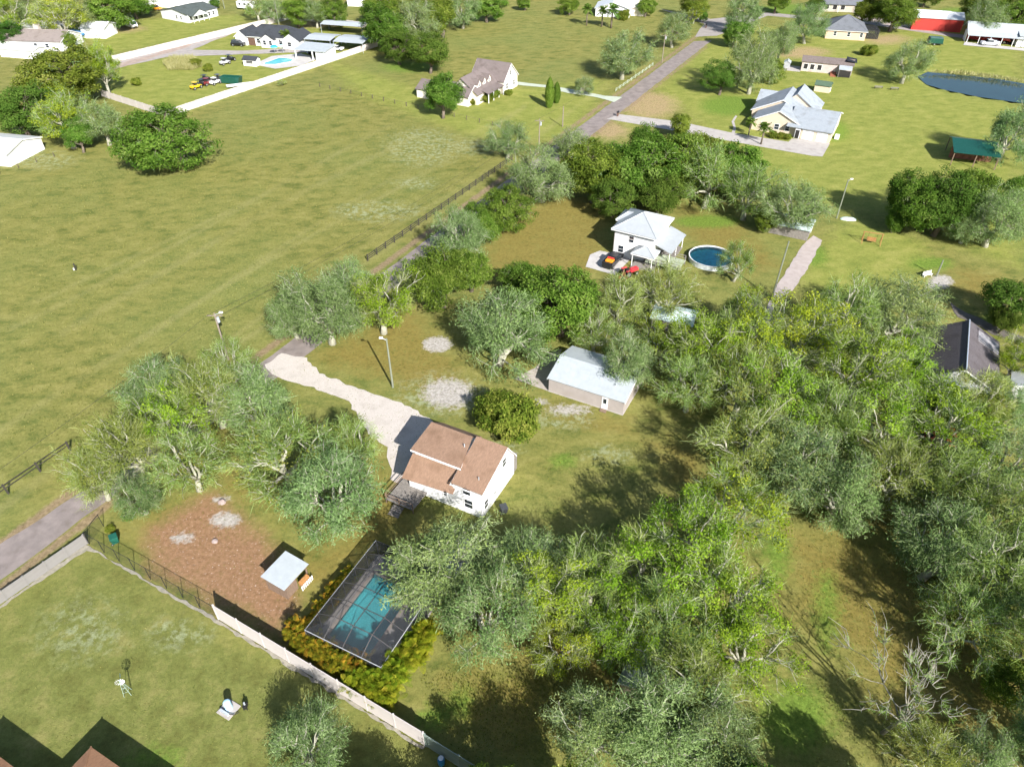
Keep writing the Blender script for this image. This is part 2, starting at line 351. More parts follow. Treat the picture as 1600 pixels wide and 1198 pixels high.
# ---------------------------------------------------------------- road, drives, water
asphalt = mat('asphalt', (.235, .2, .185), .9, .2, .5, .4, 20, dirt=.5)
left = [road_pt(-40, -2.2), road_pt(-12, -1.5), road_pt(2, .1), road_pt(30, .5), road_pt(120, .4), road_pt(238, .2)]
right = [road_pt(242, 5.2), road_pt(120, 5.6), road_pt(30, 5.0), road_pt(2, 3.7), road_pt(-12, 3.5), road_pt(-40, 3.3)]
tag(sheet('road', left + right, .03, asphalt, .12, 2.0), kind='structure')
tag(sheet('cross_road', px_poly((1030,14),(1110,30),(1199,20),(1360,35),(1480,52),(1600,66),(1700,78),(1700,86),(1600,73),(1480,57),(1360,39),(1200,25),(1120,56),(1085,58),(1100,38)), .035, mat('pale_asphalt', (.3,.27,.25), .9, .12, .4, .3, 20), .3, 4), kind='structure')
concrete = mat('concrete', (.4, .37, .345), .85, .1, .8, .2, 12, dirt=.35)
conc2 = mat('pale_concrete', (.46, .44, .42), .85, .08, .7, .2, 12, dirt=.25)
tag(sheet('driveway', px_poly((948,186),(968,179),(1060,190),(1140,207),(1232,222),(1237,217),(1247,217),(1297,224),(1285,245),(1270,244),(1180,228),(1045,203)), .04, concrete), kind='structure')
tag(sheet('garden_path', px_poly((1142,210),(1146,200),(1143,190),(1149,181),(1152,182),(1147,190),(1150,201),(1147,212)), .045, concrete), kind='structure')
tag(sheet('house_drive', px_poly((915,417),(961,430),(989,401),(960,396),(937,392),(922,398)), .04, conc2), kind='structure')
tag(sheet('garage_pad', px_poly((803,592),(856,611),(864,590),(878,545),(862,550),(835,575)), .04, mat('worn_concrete', (.38,.34,.3), .9, .15, 1, .3, 12, dirt=.5)), kind='structure')
grav = mat('white_gravel', (.6, .555, .51), .95, .0, 9.0, .6, 26, c2=(.46, .405, .355), dirt=.35)
tag(sheet('gravel_drive', px_poly((415,570),(440,552),(478,560),(500,583),(560,608),(640,635),(664,650),(720,690),(700,760),(652,770),(612,748),(604,700),(575,678),(562,655),(545,628),(490,606),(440,592),(425,585)), .03, grav, .22, .7), kind='structure')
lane = mat('sandy_lane', (.4, .345, .32), .95, .12, 1.0, .4, 16, dirt=.2)
tag(sheet('sandy_lane', px_poly((1210,470),(1238,455),(1262,420),(1285,376),(1270,368),(1252,385),(1228,425),(1215,445),(1180,520),(1200,530)), .03, lane, .12, 1.0), kind='structure')
tag(sheet('dark_track', px_poly((1480,470),(1510,488),(1560,512),(1640,540),(1660,560),(1600,538),(1550,522),(1500,496)), .03, mat('dark_soil', (.13,.115,.1), .95, .25, 1, .4, 14), .35, 1.5), kind='structure')
tag(sheet('compound_drive', px_poly((186,97),(240,79),(300,62),(350,49),(362,54),(330,66),(300,78),(380,80),(480,74),(480,82),(360,86),(260,90),(200,103)), .03, mat('grey_drive', (.33,.3,.28), .9, .15, .5, .3, 12), .3, 3), kind='structure')
tag(sheet('farm_lane', px_poly((130,118),(170,112),(300,72),(300,68),(165,106),(90,120),(60,128),(80,132)), .03, mat('farm_dirt', (.33,.26,.22), .95, .2, .5, .3, 12), .5, 3), kind='structure')
tag(sheet('cream_house_drive', px_poly((806,128),(850,133),(905,142),(945,150),(972,152),(960,160),(930,152),(890,146),(850,137),(806,133)), .03, mat('mossy_concrete', (.42,.46,.37), .9, .12, .5, .2, 12), .2, 3), kind='structure')
tag(sheet('barn_yard', px_poly((1340,12),(1400,14),(1440,20),(1430,44),(1360,36),(1335,26)), .025, mat('yard_sand', (.45,.38,.33), .95, .2, .3, .3, 12), .5, 4), kind='structure')
tag(sheet('barn_apron', px_poly((1507,66),(1600,76),(1660,83),(1660,88),(1600,80),(1505,71)), .03, conc2), kind='structure')

strip = mat('pale_kerb_strip', (.27, .25, .2), .95, .25, 2.0, .4, 12)
tag(sheet('fence_foot_strip', px_poly((134,852),(345,970),(342,976),(237,914),(148,862),(135,860),(0,951),(0,946)), .03, strip, .14, .6, 4), kind='structure')
tag(sheet('fence_foot_gravel', px_poly((345,970),(500,1064),(664,1166),(661,1170),(497,1069),(342,976)), .03, strip, .16, .6, 5), kind='structure')
def water(name, c, ior=1.33, dens=.8, bump=.06, bs=1.5):
    m = bpy.data.materials.new(name); m.use_nodes = True; nt = m.node_tree; L = nt.links
    for n in list(nt.nodes): nt.nodes.remove(n)
    out = nd(nt, 'ShaderNodeOutputMaterial'); t = nd(nt, 'ShaderNodeBsdfTransparent'); t.inputs[0].default_value = (*c, 1)
    g = nd(nt, 'ShaderNodeBsdfGlossy'); g.inputs['Roughness'].default_value = .05
    f = nd(nt, 'ShaderNodeFresnel'); f.inputs[0].default_value = ior; mx = nd(nt, 'ShaderNodeMixShader')
    tc = nd(nt, 'ShaderNodeTexCoord'); n = nd(nt, 'ShaderNodeTexNoise'); n.inputs['Scale'].default_value = bs; n.inputs['Detail'].default_value = 3
    bp = nd(nt, 'ShaderNodeBump'); bp.inputs['Strength'].default_value = bump; bp.inputs['Distance'].default_value = .2
    L.new(tc.outputs['Object'], n.inputs[0]); L.new(n.outputs[0], bp.inputs['Height'])
    L.new(bp.outputs[0], g.inputs['Normal']); L.new(bp.outputs[0], f.inputs['Normal'])
    L.new(f.outputs[0], mx.inputs[0]); L.new(t.outputs[0], mx.inputs[1]); L.new(g.outputs[0], mx.inputs[2]); L.new(mx.outputs[0], out.inputs[0])
    return m
pondw = mat('pond_water', (.009, .032, .034), .06, .2, .2, .05, 2.0, spec=.6)
tag(sheet('pond_water', [p + Vector((0, 0, 0)) for p in POND], -.28, pondw, .1, 2.0), kind='structure')
# ---------------------------------------------------------------- buildings
white = mat('white_siding', (.7, .7, .69), .6, .05, .7, .12, 6, stretch=(.3, .3, 6))
trim = mat('white_trim', (.8, .8, .79), .5, .03, 2)
glass = mat('window_glass', (.025, .032, .04), .08, .2, .6, spec=.7)
dark = mat('dark_interior', (.03, .028, .026), .9, .3, 1)
black = mat('black_metal', (.02, .02, .022), .5, .2, 2)
wood = mat('weathered_wood', (.2, .14, .1), .9, .3, 3, .3, 9, stretch=(6, 6, .6))
greywood = mat('grey_wood', (.22, .2, .18), .9, .25, 3, .3, 9)
galv = mat('galvanised_steel', (.5, .54, .57), .42, .08, .9, metal=.25, dirt=.25)
rust = mat('rusty_red', (.25, .09, .05), .8, .3, 3)

class Bld:
    def __init__(s, name, label, cat, pix, ang=-28.0, z=0.0, group=None, loc=None):
        p = loc if loc is not None else G(*pix)
        s.root = empty(name, (p[0], p[1], z), R_(ang), label, cat, group)
    def box(s, part, s0, s1, t0, t1, z0, z1, m, parent=None, bevel=0): return MB().box(s0, s1, t0, t1, z0, z1).obj(part, m, parent or s.root, bevel=bevel)
    def prism(s, part, prof, axis, a0, a1, m, parent=None): return MB().prism(prof, axis, a0, a1).obj(part, m, parent or s.root)
    def slab(s, part, q, th, m, parent=None): return MB().slab(q, th).obj(part, m, parent or s.root)
    def roof_gable(s, s0, s1, t0, t1, ze, zr, axis, m, oh=.4, rp=None, th=.14, fascia=None):
        """two roof slopes; rp = ridge position, ze may be (near, far)"""
        za, zb = ze if isinstance(ze, tuple) else (ze, ze)
        if axis == 's':
            r = (t0 + t1) / 2 if rp is None else rp
            ga = (zr - za) / (r - t0); gb = (zr - zb) / (t1 - r)
            a = s.slab('roof', [(s0-oh, t0-oh, za-ga*oh), (s1+oh, t0-oh, za-ga*oh), (s1+oh, r, zr), (s0-oh, r, zr)], th, m)
            b = s.slab('roof', [(s0-oh, r, zr-.004), (s1+oh, r, zr-.004), (s1+oh, t1+oh, zb-gb*oh), (s0-oh, t1+oh, zb-gb*oh)], th, m)
            cap = MB().tube([(s0-oh-.01, r, zr-.02), (s1+oh+.01, r, zr-.02)], .07, 6).obj('ridge_cap', m, s.root)
        else:
            r = (s0 + s1) / 2 if rp is None else rp
            ga = (zr - za) / (r - s0); gb = (zr - zb) / (s1 - r)
            a = s.slab('roof', [(s0-oh, t0-oh, za-ga*oh), (s0-oh, t1+oh, za-ga*oh), (r, t1+oh, zr), (r, t0-oh, zr)], th, m)
            b = s.slab('roof', [(r, t0-oh, zr-.004), (r, t1+oh, zr-.004), (s1+oh, t1+oh, zb-gb*oh), (s1+oh, t0-oh, zb-gb*oh)], th, m)
            cap = MB().tube([(r, t0-oh-.01, zr-.02), (r, t1+oh+.01, zr-.02)], .07, 6).obj('ridge_cap', m, s.root)
        if fascia:
            if axis == 's':
                for x in (s0-oh-.03, s1+oh-.01):
                    s.prism('fascia', [(t0-oh, za-ga*oh-.03), (r, zr-.03), (t1+oh, zb-gb*oh-.03), (t1+oh, zb-gb*oh-.24), (r, zr-.24), (t0-oh, za-ga*oh-.24)], 's', x, x+.04, fascia)
            else:
                for y in (t0-oh-.03, t1+oh-.01):
                    s.prism('fascia', [(s0-oh, za-ga*oh-.03), (r, zr-.03), (s1+oh, zb-gb*oh-.03), (s1+oh, zb-gb*oh-.24), (r, zr-.24), (s0-oh, za-ga*oh-.24)], 't', y, y+.04, fascia)
    def wall_gable(s, s0, s1, t0, t1, ze, zr, axis, m, rp=None):
        za, zb = ze if isinstance(ze, tuple) else (ze, ze); d = .12
        if axis == 's':
            r = (t0 + t1) / 2 if rp is None else rp
            return s.prism('wall', [(t0, -.1), (t1, -.1), (t1, zb-d), (r, zr-d-.02), (t0, za-d)], 's', s0, s1, m)
        r = (s0 + s1) / 2 if rp is None else rp
        return s.prism('wall', [(s0, -.1), (s1, -.1), (s1, zb-d), (r, zr-d-.02), (s0, za-d)], 't', t0, t1, m)
    def gable(s, s0, s1, t0, t1, ze, zr, axis, wm, rm, oh=.4, rp=None, fascia=None):
        s.wall_gable(s0, s1, t0, t1, ze, zr, axis, wm, rp); s.roof_gable(s0, s1, t0, t1, ze, zr, axis, rm, oh, rp, fascia=fascia)
    def hip(s, s0, s1, t0, t1, ze, zr, m, oh=.4, ridge=None, wm=None):
        """four slopes up to a ridge (list of two (s,t)) or a point"""
        if wm: s.box('wall', s0, s1, t0, t1, -.1, ze - .02, wm)
        a, b, c, d = (s0-oh, t0-oh, ze), (s1+oh, t0-oh, ze), (s1+oh, t1+oh, ze), (s0-oh, t1+oh, ze)
        if ridge is None:
            if s1-s0 >= t1-t0: h = (t1-t0)/2; ridge = [(s0+h, (t0+t1)/2), (s1-h, (t0+t1)/2)]
            else: h = (s1-s0)/2; ridge = [((s0+s1)/2, t0+h), ((s0+s1)/2, t1-h)]
        e, f = (*ridge[0], zr), (*ridge[1], zr)
        alongs = abs(ridge[1][0]-ridge[0][0]) >= abs(ridge[1][1]-ridge[0][1])
        qs = [(a, b, f, e), (b, c, f), (c, d, e, f), (d, a, e)] if alongs else [(a, b, e), (b, c, f, e), (c, d, f), (d, a, e, f)]
        for q in qs: s.slab('roof', q, .12, m)
        for p, q in ((a, e), (b, f if alongs else e), (c, f), (d, e if alongs else f), (e, f)):
            if (Vector(p)-Vector(q)).length > .1: MB().tube([Vector(p), Vector(q)], .08, 6).obj('ridge_cap', m, s.root)
        s.box('fascia', s0-oh+.02, s1+oh-.02, t0-oh+.02, t1+oh-.02, ze-.26, ze-.13, trim)
    def win(s, face, at, plane, z, w=.9, h=1.2, parent=None, fm=None, bars=1, name='window', pm=None):
        """window on a wall: face -t 'f', +t 'b', +s 'r', -s 'l'; at = position along the wall"""
        fm = fm or trim; pm = pm or glass; mb = MB(); F = .07
        def B(u0, u1, z0, z1, d0, d1, mb):
            if face in 'fb':
                q = sorted((plane - d0, plane - d1)) if face == 'f' else (plane + d0, plane + d1); mb.box(u0, u1, q[0], q[1], z0, z1)
            else:
                q = (plane + d0, plane + d1) if face == 'r' else sorted((plane - d0, plane - d1)); mb.box(q[0], q[1], u0, u1, z0, z1)
        a, b = at - w/2, at + w/2
        for u0, u1, z0, z1 in ((a-F, a+.02, z-F, z+h+F), (b-.02, b+F, z-F, z+h+F), (a+.02, b-.02, z-F, z+.02), (a+.02, b-.02, z+h-.02, z+h+F)): B(u0, u1, z0, z1, 0, .07, mb)
        if bars: B(a+.02, b-.02, z+h/2-.025, z+h/2+.025, .0, .06, mb)
        f = mb.obj(name, fm, parent or s.root); g = MB(); B(a, b, z, z+h, .003, .03, g); g.obj('pane', pm, f); return f
    def door(s, face, at, plane, w=.9, h=2.03, m=None, lite=False):
        mb = MB(); g = MB()
        def B(u0, u1, z0, z1, d0, d1, mb):
            if face in 'fb':
                q = sorted((plane - d0, plane - d1)) if face == 'f' else (plane + d0, plane + d1); mb.box(u0, u1, q[0], q[1], z0, z1)
            else:
                q = (plane + d0, plane + d1) if face == 'r' else sorted((plane - d0, plane - d1)); mb.box(q[0], q[1], u0, u1, z0, z1)
        B(at-w/2, at+w/2, .05, h, 0, .06, mb); d = mb.obj('door', m or trim, s.root)
        B(at+w/2-.14, at+w/2-.08, h*.48, h*.48+.06, .06, .12, g); g.obj('handle', black, d)
        if lite: k = MB(); B(at-w*.28, at+w*.28, h*.52, h*.9, .06, .075, k); k.obj('pane', glass, d)
        return d
    def garage_door(s, face, at, plane, w, h, m, n=4):
        d = None
        for i in range(n):
            mb = MB(); z0 = .04 + (h-.04)*i/n; z1 = .04 + (h-.04)*(i+1)/n - .015
            if face == 'f': mb.box(at-w/2, at+w/2, plane-.06, plane, z0, z1)
            elif face == 'r': mb.box(plane, plane+.06, at-w/2, at+w/2, z0, z1)
            else: mb.box(plane-.06, plane, at-w/2, at+w/2, z0, z1)
            if d is None: d = mb.obj('garage_door', m, s.root)
            else: mb.obj('panel', m, d)
    def post(s, x, y, z0, z1, m, w=.12, name='post', parent=None): return s.box(name, x-w/2, x+w/2, y-w/2, y+w/2, z0, z1, m, parent)

# main white house with brown shingles
brown = shingle('brown_shingles', (.32, .205, .14), (.225, .145, .1))
B = Bld('white_house', 'white two-storey house with brown shingle roof at the end of the gravel drive', 'house', (754, 810), -27)
B.wall_gable(-3.75, 0, 0, 8.0, (4.45, 3.4), 6.3, 's', white, rp=5.9)
B.roof_gable(-3.6, 0, 0, 8.0, (4.45, 3.4), 6.35, 's', brown, .25, rp=5.9, fascia=trim)
B.box('wall', -9.9, -3.76, .02, 7.9, -.1, 2.75, white)
B.prism('wall', [(.4, 2.6), (7.8, 2.6), (7.8, 4.2), (6.0, 5.7), (1.75, 5.2), (1.75, 4.35), (.02, 2.9)], 's', -9.85, -4.5, white)
B.slab('roof', [(-10.2, -.95, 2.75), (-3.5, -.6, 2.95), (-3.5, 1.74, 4.55), (-10.2, 1.74, 4.5)], .14, brown)
B.slab('roof', [(-10.2, 1.35, 5.38), (-3.45, 1.35, 5.38), (-4.5, 6.05, 5.93), (-10.2, 6.05, 5.93)], .15, brown); B.prism('wall', [(-4.5, 1.75), (-3.56, 1.75), (-4.55, 6.0), (-4.6, 6.0)], 'z', 3.6, 5.22, white)
B.slab('roof', [(-10.2, 6.05, 5.926), (-4.5, 6.05, 5.926), (-4.5, 8.3, 4.0), (-10.2, 8.3, 4.0)], .15, brown)
B.box('fascia', -10.2, -3.4, 1.3, 1.345, 5.12, 5.36, trim)
B.win('f', -7.0, 1.75, 4.68, 2.0, .42); B.win('f', -4.4, 1.75, 4.72, .5, .36, bars=0)
B.win('f', -1.95, 0, 3.1, 1.0, 1.1); B.win('f', -1.75, 0, 1.0, 1.1, 1.3); B.win('f', -4.9, .02, 1.5, .5, .7)
B.win('r', .9, 0, 1.0, .9, 1.3); B.win('r', 5.4, 0, 3.7, .9, 1.2); B.win('r', 3.0, 0, 1.2, .4, .5, bars=0); B.win('r', 1.8, 0, 3.2, .8, .3, bars=0)
MB().cyl(-4.6, 4.3, 5.4, 6.15, .07, k=8).obj('vent_pipe', galv, B.root); MB().cyl(-1.0, 1.2, 4.8, 5.25, .06, k=8).obj('vent_pipe', galv, B.root)
B.box('rear_grey_box', -1.6, -.1, 8.05, 9.0, 0, 2.6, greywood)  # plain grey box at the rear corner
B.box('corner_board', -.08, .03, -.03, .08, -.05, 4.3, trim); B.box('gutter', -3.9, .25, -.42, -.31, 4.12, 4.24, trim)
# porch and wooden deck at its near-left corner
D = Bld('wooden_deck', 'dark timber deck with railings at the left corner of the white house', 'deck', (640, 775), -27)
for i in range(14): D.box('deck_board', -1.9, 1.9, -2.1 + i*.3, -1.83 + i*.3, .55, .62, greywood)
for x in (-1.85, 0, 1.85):
    for y in (-2.05, 2.0): D.post(x, y, 0, 1.6, wood, .1)
for y in (-2.05, 2.0):
    for z in (1.05, 1.55): D.box('rail', -1.85, 1.85, y-.03, y+.03, z-.04, z+.04, wood)
for z in (1.05, 1.55): D.box('rail', -1.88, -1.82, -2.05, 2.0, z-.04, z+.04, wood)
for i in range(5): D.box('stair_tread', -.7 , .7, -2.45-i*.26, -2.2-i*.26, .42-i*.1, .48-i*.1, greywood)

# metal garage
gwall = ribbed('tan_metal_siding', (.4, .355, .335), 0, .5, .6, .1, .35)
groof = ribbed('pale_metal_roof', (.4, .435, .455), 0, .6, .55, .05, .3, dirt=.1)
B = Bld('metal_garage', 'long metal garage with pale blue-grey roof and one white side door', 'garage', (857, 611), -27.5)
B.gable(0, 11, 0, 8.2, 2.45, 3.55, 's', gwall, groof, .2, fascia=trim)
B.door('f', 8.35, 0, .85, 2.05, trim, True); B.box('door_step', 7.9, 8.8, -.7, -.05, 0, .12, wood)
B.garage_door('l', 4.1, 0, 3.2, 2.2, trim); B.box('foundation', -.06, 11.06, -.06, 8.26, -.05, .12, concrete)
MB().tube([(9.0, 2, 2.8), (9.0, 2, 3.25)], .08, 8).obj('vent_pipe', galv, B.root)

# white two-storey house with hip roof
hroof = ribbed('light_grey_metal_roof', (.38, .405, .42), 0, .5, .5, .1, .3, dirt=.1)
B = Bld('white_house', 'white square two-storey house with pale grey hip metal roof and lean-to', 'house', (957.5, 398), -29)
B.hip(0, 7.3, 0, 8.2, 5.35, 7.5, hroof, .6, [(3.5, 4.0), (3.7, 4.4)], white)
B.hip(-.9, 2.6, 3.6, 7.4, 5.34, 6.3, hroof, .4, [(.2, 5.4), (.9, 5.4)], white)
B.slab('lean_to_roof', [(7.32, 1.0, 3.5), (10.6, .4, 2.75), (10.6, 8.6, 2.75), (7.32, 9.2, 3.5)], .1, hroof)
B.box('porch_floor', 7.35, 10.3, .8, 8.4, -.05, .3, greywood)
for y in (.9, 4.6, 8.3): B.post(10.2, y, .3, 2.72, trim)
B.hip(4.6, 8.3, -2.6, -.05, 2.85, 3.9, hroof, .3, [(6.2, -1.3), (6.7, -1.3)]); B.box('porch_base', 4.5, 8.4, -2.7, -.05, -.05, .35, greywood)
for x in (4.6, 8.2): B.post(x, -2.6, .35, 2.6, trim)
B.win('f', 3.2, 0, 3.3, .9, 1.2); B.win('f', 1.4, 0, .9, 1.0, 1.3); B.win('r', 2.0, 7.3, 3.8, .9, 1.0); B.win('r', 6.0, 7.3, 3.8, .9, 1.0)
B.win('l', 1.9, 0, 3.6, .9, 1.2); B.box('corner_board', -.06, .05, -.05, .06, -.05, 5.1, greywood)
D = Bld('pool_deck', 'pale green timber deck with lattice railing beside the above-ground pool', 'deck', (1045, 418), -29)
for i in range(12): D.box('deck_board', -4.2, 2.2, -1.6 + i*.34, -1.29 + i*.34, .8, .87, mat('greenish_deck', (.34,.38,.28), .9, .2, 2))
for x in (-4.1, -2, 0, 2.1):
    for y in (-1.55, 2.4): D.post(x, y, 0, 1.8, greywood, .12)
for y in (-1.55, 2.4): 
    for z in (1.3, 1.75): D.box('rail', -4.1, 2.1, y-.04, y+.04, z-.05, z+.05, greywood)
for k in range(9): D.box('lattice', -4.1 + k*.75, -4.0 + k*.75, -1.6, -1.64, .1, 1.3, black)
# above ground pool
P0 = G(1110, 407); pr = empty('above_ground_pool', P0, 0, 'round blue above-ground swimming pool with white rim', 'pool')
bl = mat('pool_wall', (.62, .66, .66), .5, .08, 2); R = 3.9
mb = MB()
for i in range(32):
    a0, a1 = 2*math.pi*i/32, 2*math.pi*(i+1)/32
    c = [(math.cos(a), math.sin(a)) for a in (a0, a1)]
    mb.poly([(R*c[0][0], R*c[0][1], 0), (R*c[1][0], R*c[1][1], 0), (R*c[1][0], R*c[1][1], .9), (R*c[0][0], R*c[0][1], .9)], [(0,1,2,3)])
    mb.poly([((R-.06)*c[0][0], (R-.06)*c[0][1], 0), ((R-.06)*c[1][0], (R-.06)*c[1][1], 0), ((R-.06)*c[1][0], (R-.06)*c[1][1], .9), ((R-.06)*c[0][0], (R-.06)*c[0][1], .9)], [(0,1,2,3)])
mb.obj('pool_wall', bl, pr)
mb = MB(); N = 32
for i in range(N):
    a0, a1 = 2*math.pi*i/N, 2*math.pi*(i+1)/N
    mb.poly([(r*math.cos(a), r*math.sin(a), z) for a in (a0, a1) for r, z in ((R-.1, .9), (R+.06, .9), (R+.06, .95), (R-.1, .95))], [(0,1,5,4),(1,2,6,5),(2,3,7,6),(3,0,4,7)])
mb.obj('rim', trim, pr)
liner = mat('blue_liner', (.2, .74, .82), .4, .2, 1.2)
MB().cyl(0, 0, .02, .2, R-.08, k=32).obj('liner', liner, pr); MB().poly([(0, 0, .72)] + [((R-.07)*math.cos(2*math.pi*i/N), (R-.07)*math.sin(2*math.pi*i/N), .72) for i in range(N)], [(0, i+1, (i+1) % N + 1) for i in range(N)]).obj('water', water('above_pool_water', (.74, .97, .98)), pr)

# coop
B = Bld('animal_coop', 'small coop with pale metal roof and wooden walls on the bare red dirt', 'coop', None, -28.5, loc=G(407.0, 900.2, 2.4))
B.slab('roof', [(0, 0, 2.4), (3.1, 0, 2.1), (3.1, 3.7, 2.1), (0, 3.7, 2.4)], .07, groof)
for i in range(10): B.box('board', .15 + i*.28, .41 + i*.28, .3, .36, 0, 2.1, wood)
for i in range(11): B.box('board', .15, .21, .4 + i*.28, .66 + i*.28, 0, 2.15, wood)
for i in range(5): B.box('board', 2.78, 2.84, .4 + i*.3, .68 + i*.3, 0, 1.95, wood)
for y in (.35, 3.4): B.post(2.8, y, 0, 1.98, wood)
B.box('nest_box', 2.9, 3.3, 2.0, 3.2, .3, .9, mat('orange_wood', (.4,.2,.07), .8, .25, 3))
for i in range(7): B.box('picket', 3.45, 3.49, 1.8 + i*.25, 1.92 + i*.25, 0, .75, trim)
B.box('picket_rail', 3.41, 3.45, 1.75, 3.5, .45, .52, trim)

# screened pool
pav = mat('grey_pavers', (.4, .37, .35), .9, .2, 1.5, .3, 8, dirt=.3)
B = Bld('pool_cage', 'dark screened enclosure over the turquoise swimming pool beside the palm hedge', 'pool cage', None, -26, loc=CAGE)
bronze = mat('bronze_aluminium', (.075, .07, .068), .45, .15, 2); glint_alu = mat('glint_grey_aluminium', (.3, .31, .32), .4, .1, 2)  # paler grey on the eave beams is sun glint put into the colour
sm = bpy.data.materials.new('insect_screen'); sm.use_nodes = True; nt = sm.node_tree
for n in list(nt.nodes): nt.nodes.remove(n)
o_ = nd(nt, 'ShaderNodeOutputMaterial'); t_ = nd(nt, 'ShaderNodeBsdfTransparent'); d_ = nd(nt, 'ShaderNodeBsdfDiffuse'); d_.inputs[0].default_value = (.045, .047, .05, 1)
x_ = nd(nt, 'ShaderNodeMixShader'); x_.inputs[0].default_value = .48; nt.links.new(t_.outputs[0], x_.inputs[1]); nt.links.new(d_.outputs[0], x_.inputs[2]); nt.links.new(x_.outputs[0], o_.inputs[0])
CW, CD, CH, CT = 8.7, 11.9, 2.6, 3.5
ss = [0, 2.2, 4.35, 6.5, CW]; zs = [CH, CT, CT, CT, CH]; ts = [0, 2.0, 4.0, 6.0, 8.0, 10.0, CD]
def beam(p, q, m, r=.05, name='beam'): MB().tube([p, q], r, 4).obj(name, m, B.root)
def zr(i, j): return CH if j in (0, len(ts)-1) else zs[i]
for j, t in enumerate(ts):
    for i in range(4): beam((ss[i], t, zr(i, j)), (ss[i+1], t, zr(i+1, j)), glint_alu if j == 0 else bronze)
    for x in (0, CW): beam((x, t, 0), (x, t, CH), bronze, .045, 'post')
for i in range(5):
    for j in range(6): beam((ss[i], ts[j], zr(i, j)), (ss[i], ts[j+1], zr(i, j+1)), glint_alu if i in (0, 4) else bronze)
    if 0 < i < 4:
        for t in (0, CD): beam((ss[i], t, 0), (ss[i], t, CH), bronze, .045, 'post')
def scr(q): 
    mb = MB(); mb.poly(q, [tuple(range(len(q)))]); mb.obj('screen_panel', sm, B.root)
for i in range(4):
    for j in range(6):
        scr([(ss[i], ts[j], zr(i, j)+.03), (ss[i+1], ts[j], zr(i+1, j)+.03), (ss[i+1], ts[j+1], zr(i+1, j+1)+.03), (ss[i], ts[j+1], zr(i, j+1)+.03)])
    for t in (0, CD): scr([(ss[i], t, .05), (ss[i+1], t, .05), (ss[i+1], t, CH), (ss[i], t, CH)])
for j in range(6):
    for x in (0, CW): scr([(x, ts[j], .05), (x, ts[j+1], .05), (x, ts[j+1], CH), (x, ts[j], CH)])
for i in range(4):
    beam((ss[i], 0, .9), (ss[i+1], 0, .9), bronze, .03, 'chair_rail')
W0, W1, T0, T1 = 0.95, 5.9, 1.6, 9.7
PB = Bld('swimming_pool', 'turquoise in-ground swimming pool under the dark screen enclosure', 'swimming pool', None, -26, loc=CAGE)
for n, q in (('deck', (-.15, W0, -.15, 12.05)), ('deck', (W1, 8.85, -.15, 12.05)), ('deck', (W0, W1, -.15, T0)), ('deck', (W0, W1, T1, 12.05))): PB.box(n, *q, -.4, .06, pav)
cop = mat('pool_coping', (.5, .42, .36), .8, .15, 2); 
for q in ((W0-.3, W0+.05, T0-.3, T1+.3), (W1-.05, W1+.3, T0-.3, T1+.3), (W0+.05, W1-.05, T0-.3, T0+.05), (W0+.05, W1-.05, T1-.05, T1+.3)): PB.box('coping', *q, .02, .1, cop)
tile = mat('pool_plaster', (.34, .64, .67), .7, .1, 1.0)
mb = MB(); e = .02
mb.poly([(W0, T0, -1.9), (W1, T0, -1.9), (W1, T1, -.75), (W0, T1, -.75), (W0, T0, .05), (W1, T0, .05), (W1, T1, .05), (W0, T1, .05)], [(0,1,2,3), (0,1,5,4), (1,2,6,5), (2,3,7,6), (3,0,4,7)]); mb.obj('basin', tile, PB.root)
PB.box('pool_step', W0+.05, W1-.05, T1-1.9, T1-.02, -.75, -.3, tile)
MB().poly([(W0, T0, -.06), (W1, T0, -.06), (W1, T1, -.06), (W0, T1, -.06)], [(0,1,2,3)]).obj('water', water('pool_water', (.5, .9, .92), bump=.05, bs=2.5), PB.root)
tag(sheet('patio', [cagept(5.2, 12.1), cagept(8.85, 12.1), cagept(9.6, 17.5), cagept(6.6, 18.5), cagept(5.6, 16)], .03, pav), kind='structure')
for k, (x, y) in enumerate(((7.6, 1.4), (7.5, 3.2))):
    ch = Bld('patio_chair', ('white patio chair at the near corner inside the pool cage', 'second white patio chair, farther from the near corner in the pool cage')[k], 'chair', None, -26 + 40*k, loc=cagept(x, y), z=.06)
    ch.box('seat', -.28, .28, -.28, .28, .36, .42, trim); ch.box('backrest', -.28, .28, .24, .3, .42, .95, trim)
    for a in (-.25, .25):
        for b in (-.25, .25): ch.post(a, b, 0, .36, trim, .05, 'leg')

# dark roofed house at the right, half under trees
droof = shingle('charcoal_shingles', (.13, .115, .12), (.095, .085, .09))
B = Bld('dark_roofed_house', 'house with broad charcoal gable roof half hidden by trees at the right edge', 'house', None, -28, loc=G(1453, 557.6))
B.gable(-.3, 7.7, -9.0, 3.7, 3.0, 5.2, 't', white, droof, .4, rp=3.3, fascia=trim)
MB().tube([(3.3, -9.4, 5.25), (3.3, 4.1, 5.25)], .1, 6).obj('ridge_flashing', mat('blue_grey_flashing', (.45,.5,.58), .4, .05, 2, metal=.3), B.root)
B.slab('roof_patch', [(4.8, .2, 4.46), (7.9, .2, 2.98), (7.9, 3.2, 2.98), (4.8, 3.2, 4.46)], .03, mat('grey_patch', (.27,.26,.27), .9, .1, 2)); B.win('l', -2, -.3, 1.1, 1, 1.2)
B.slab('skirt_roof', [(4.8, .4, 4.5), (7.9, .4, 3.02), (7.9, .5, 3.02), (4.8, .5, 4.5)], .05, black)
tanw = mat('tan_stucco', (.6, .5, .38), .85, .06, 1.0, .15, 10)
grey = shingle('grey_shingles', (.33, .36, .39), (.26, .29, .32))
B = Bld('tan_house', 'tan house with grey gabled roof, double garage and concrete drive', 'house', None, -28, loc=(70.24, 174.03))
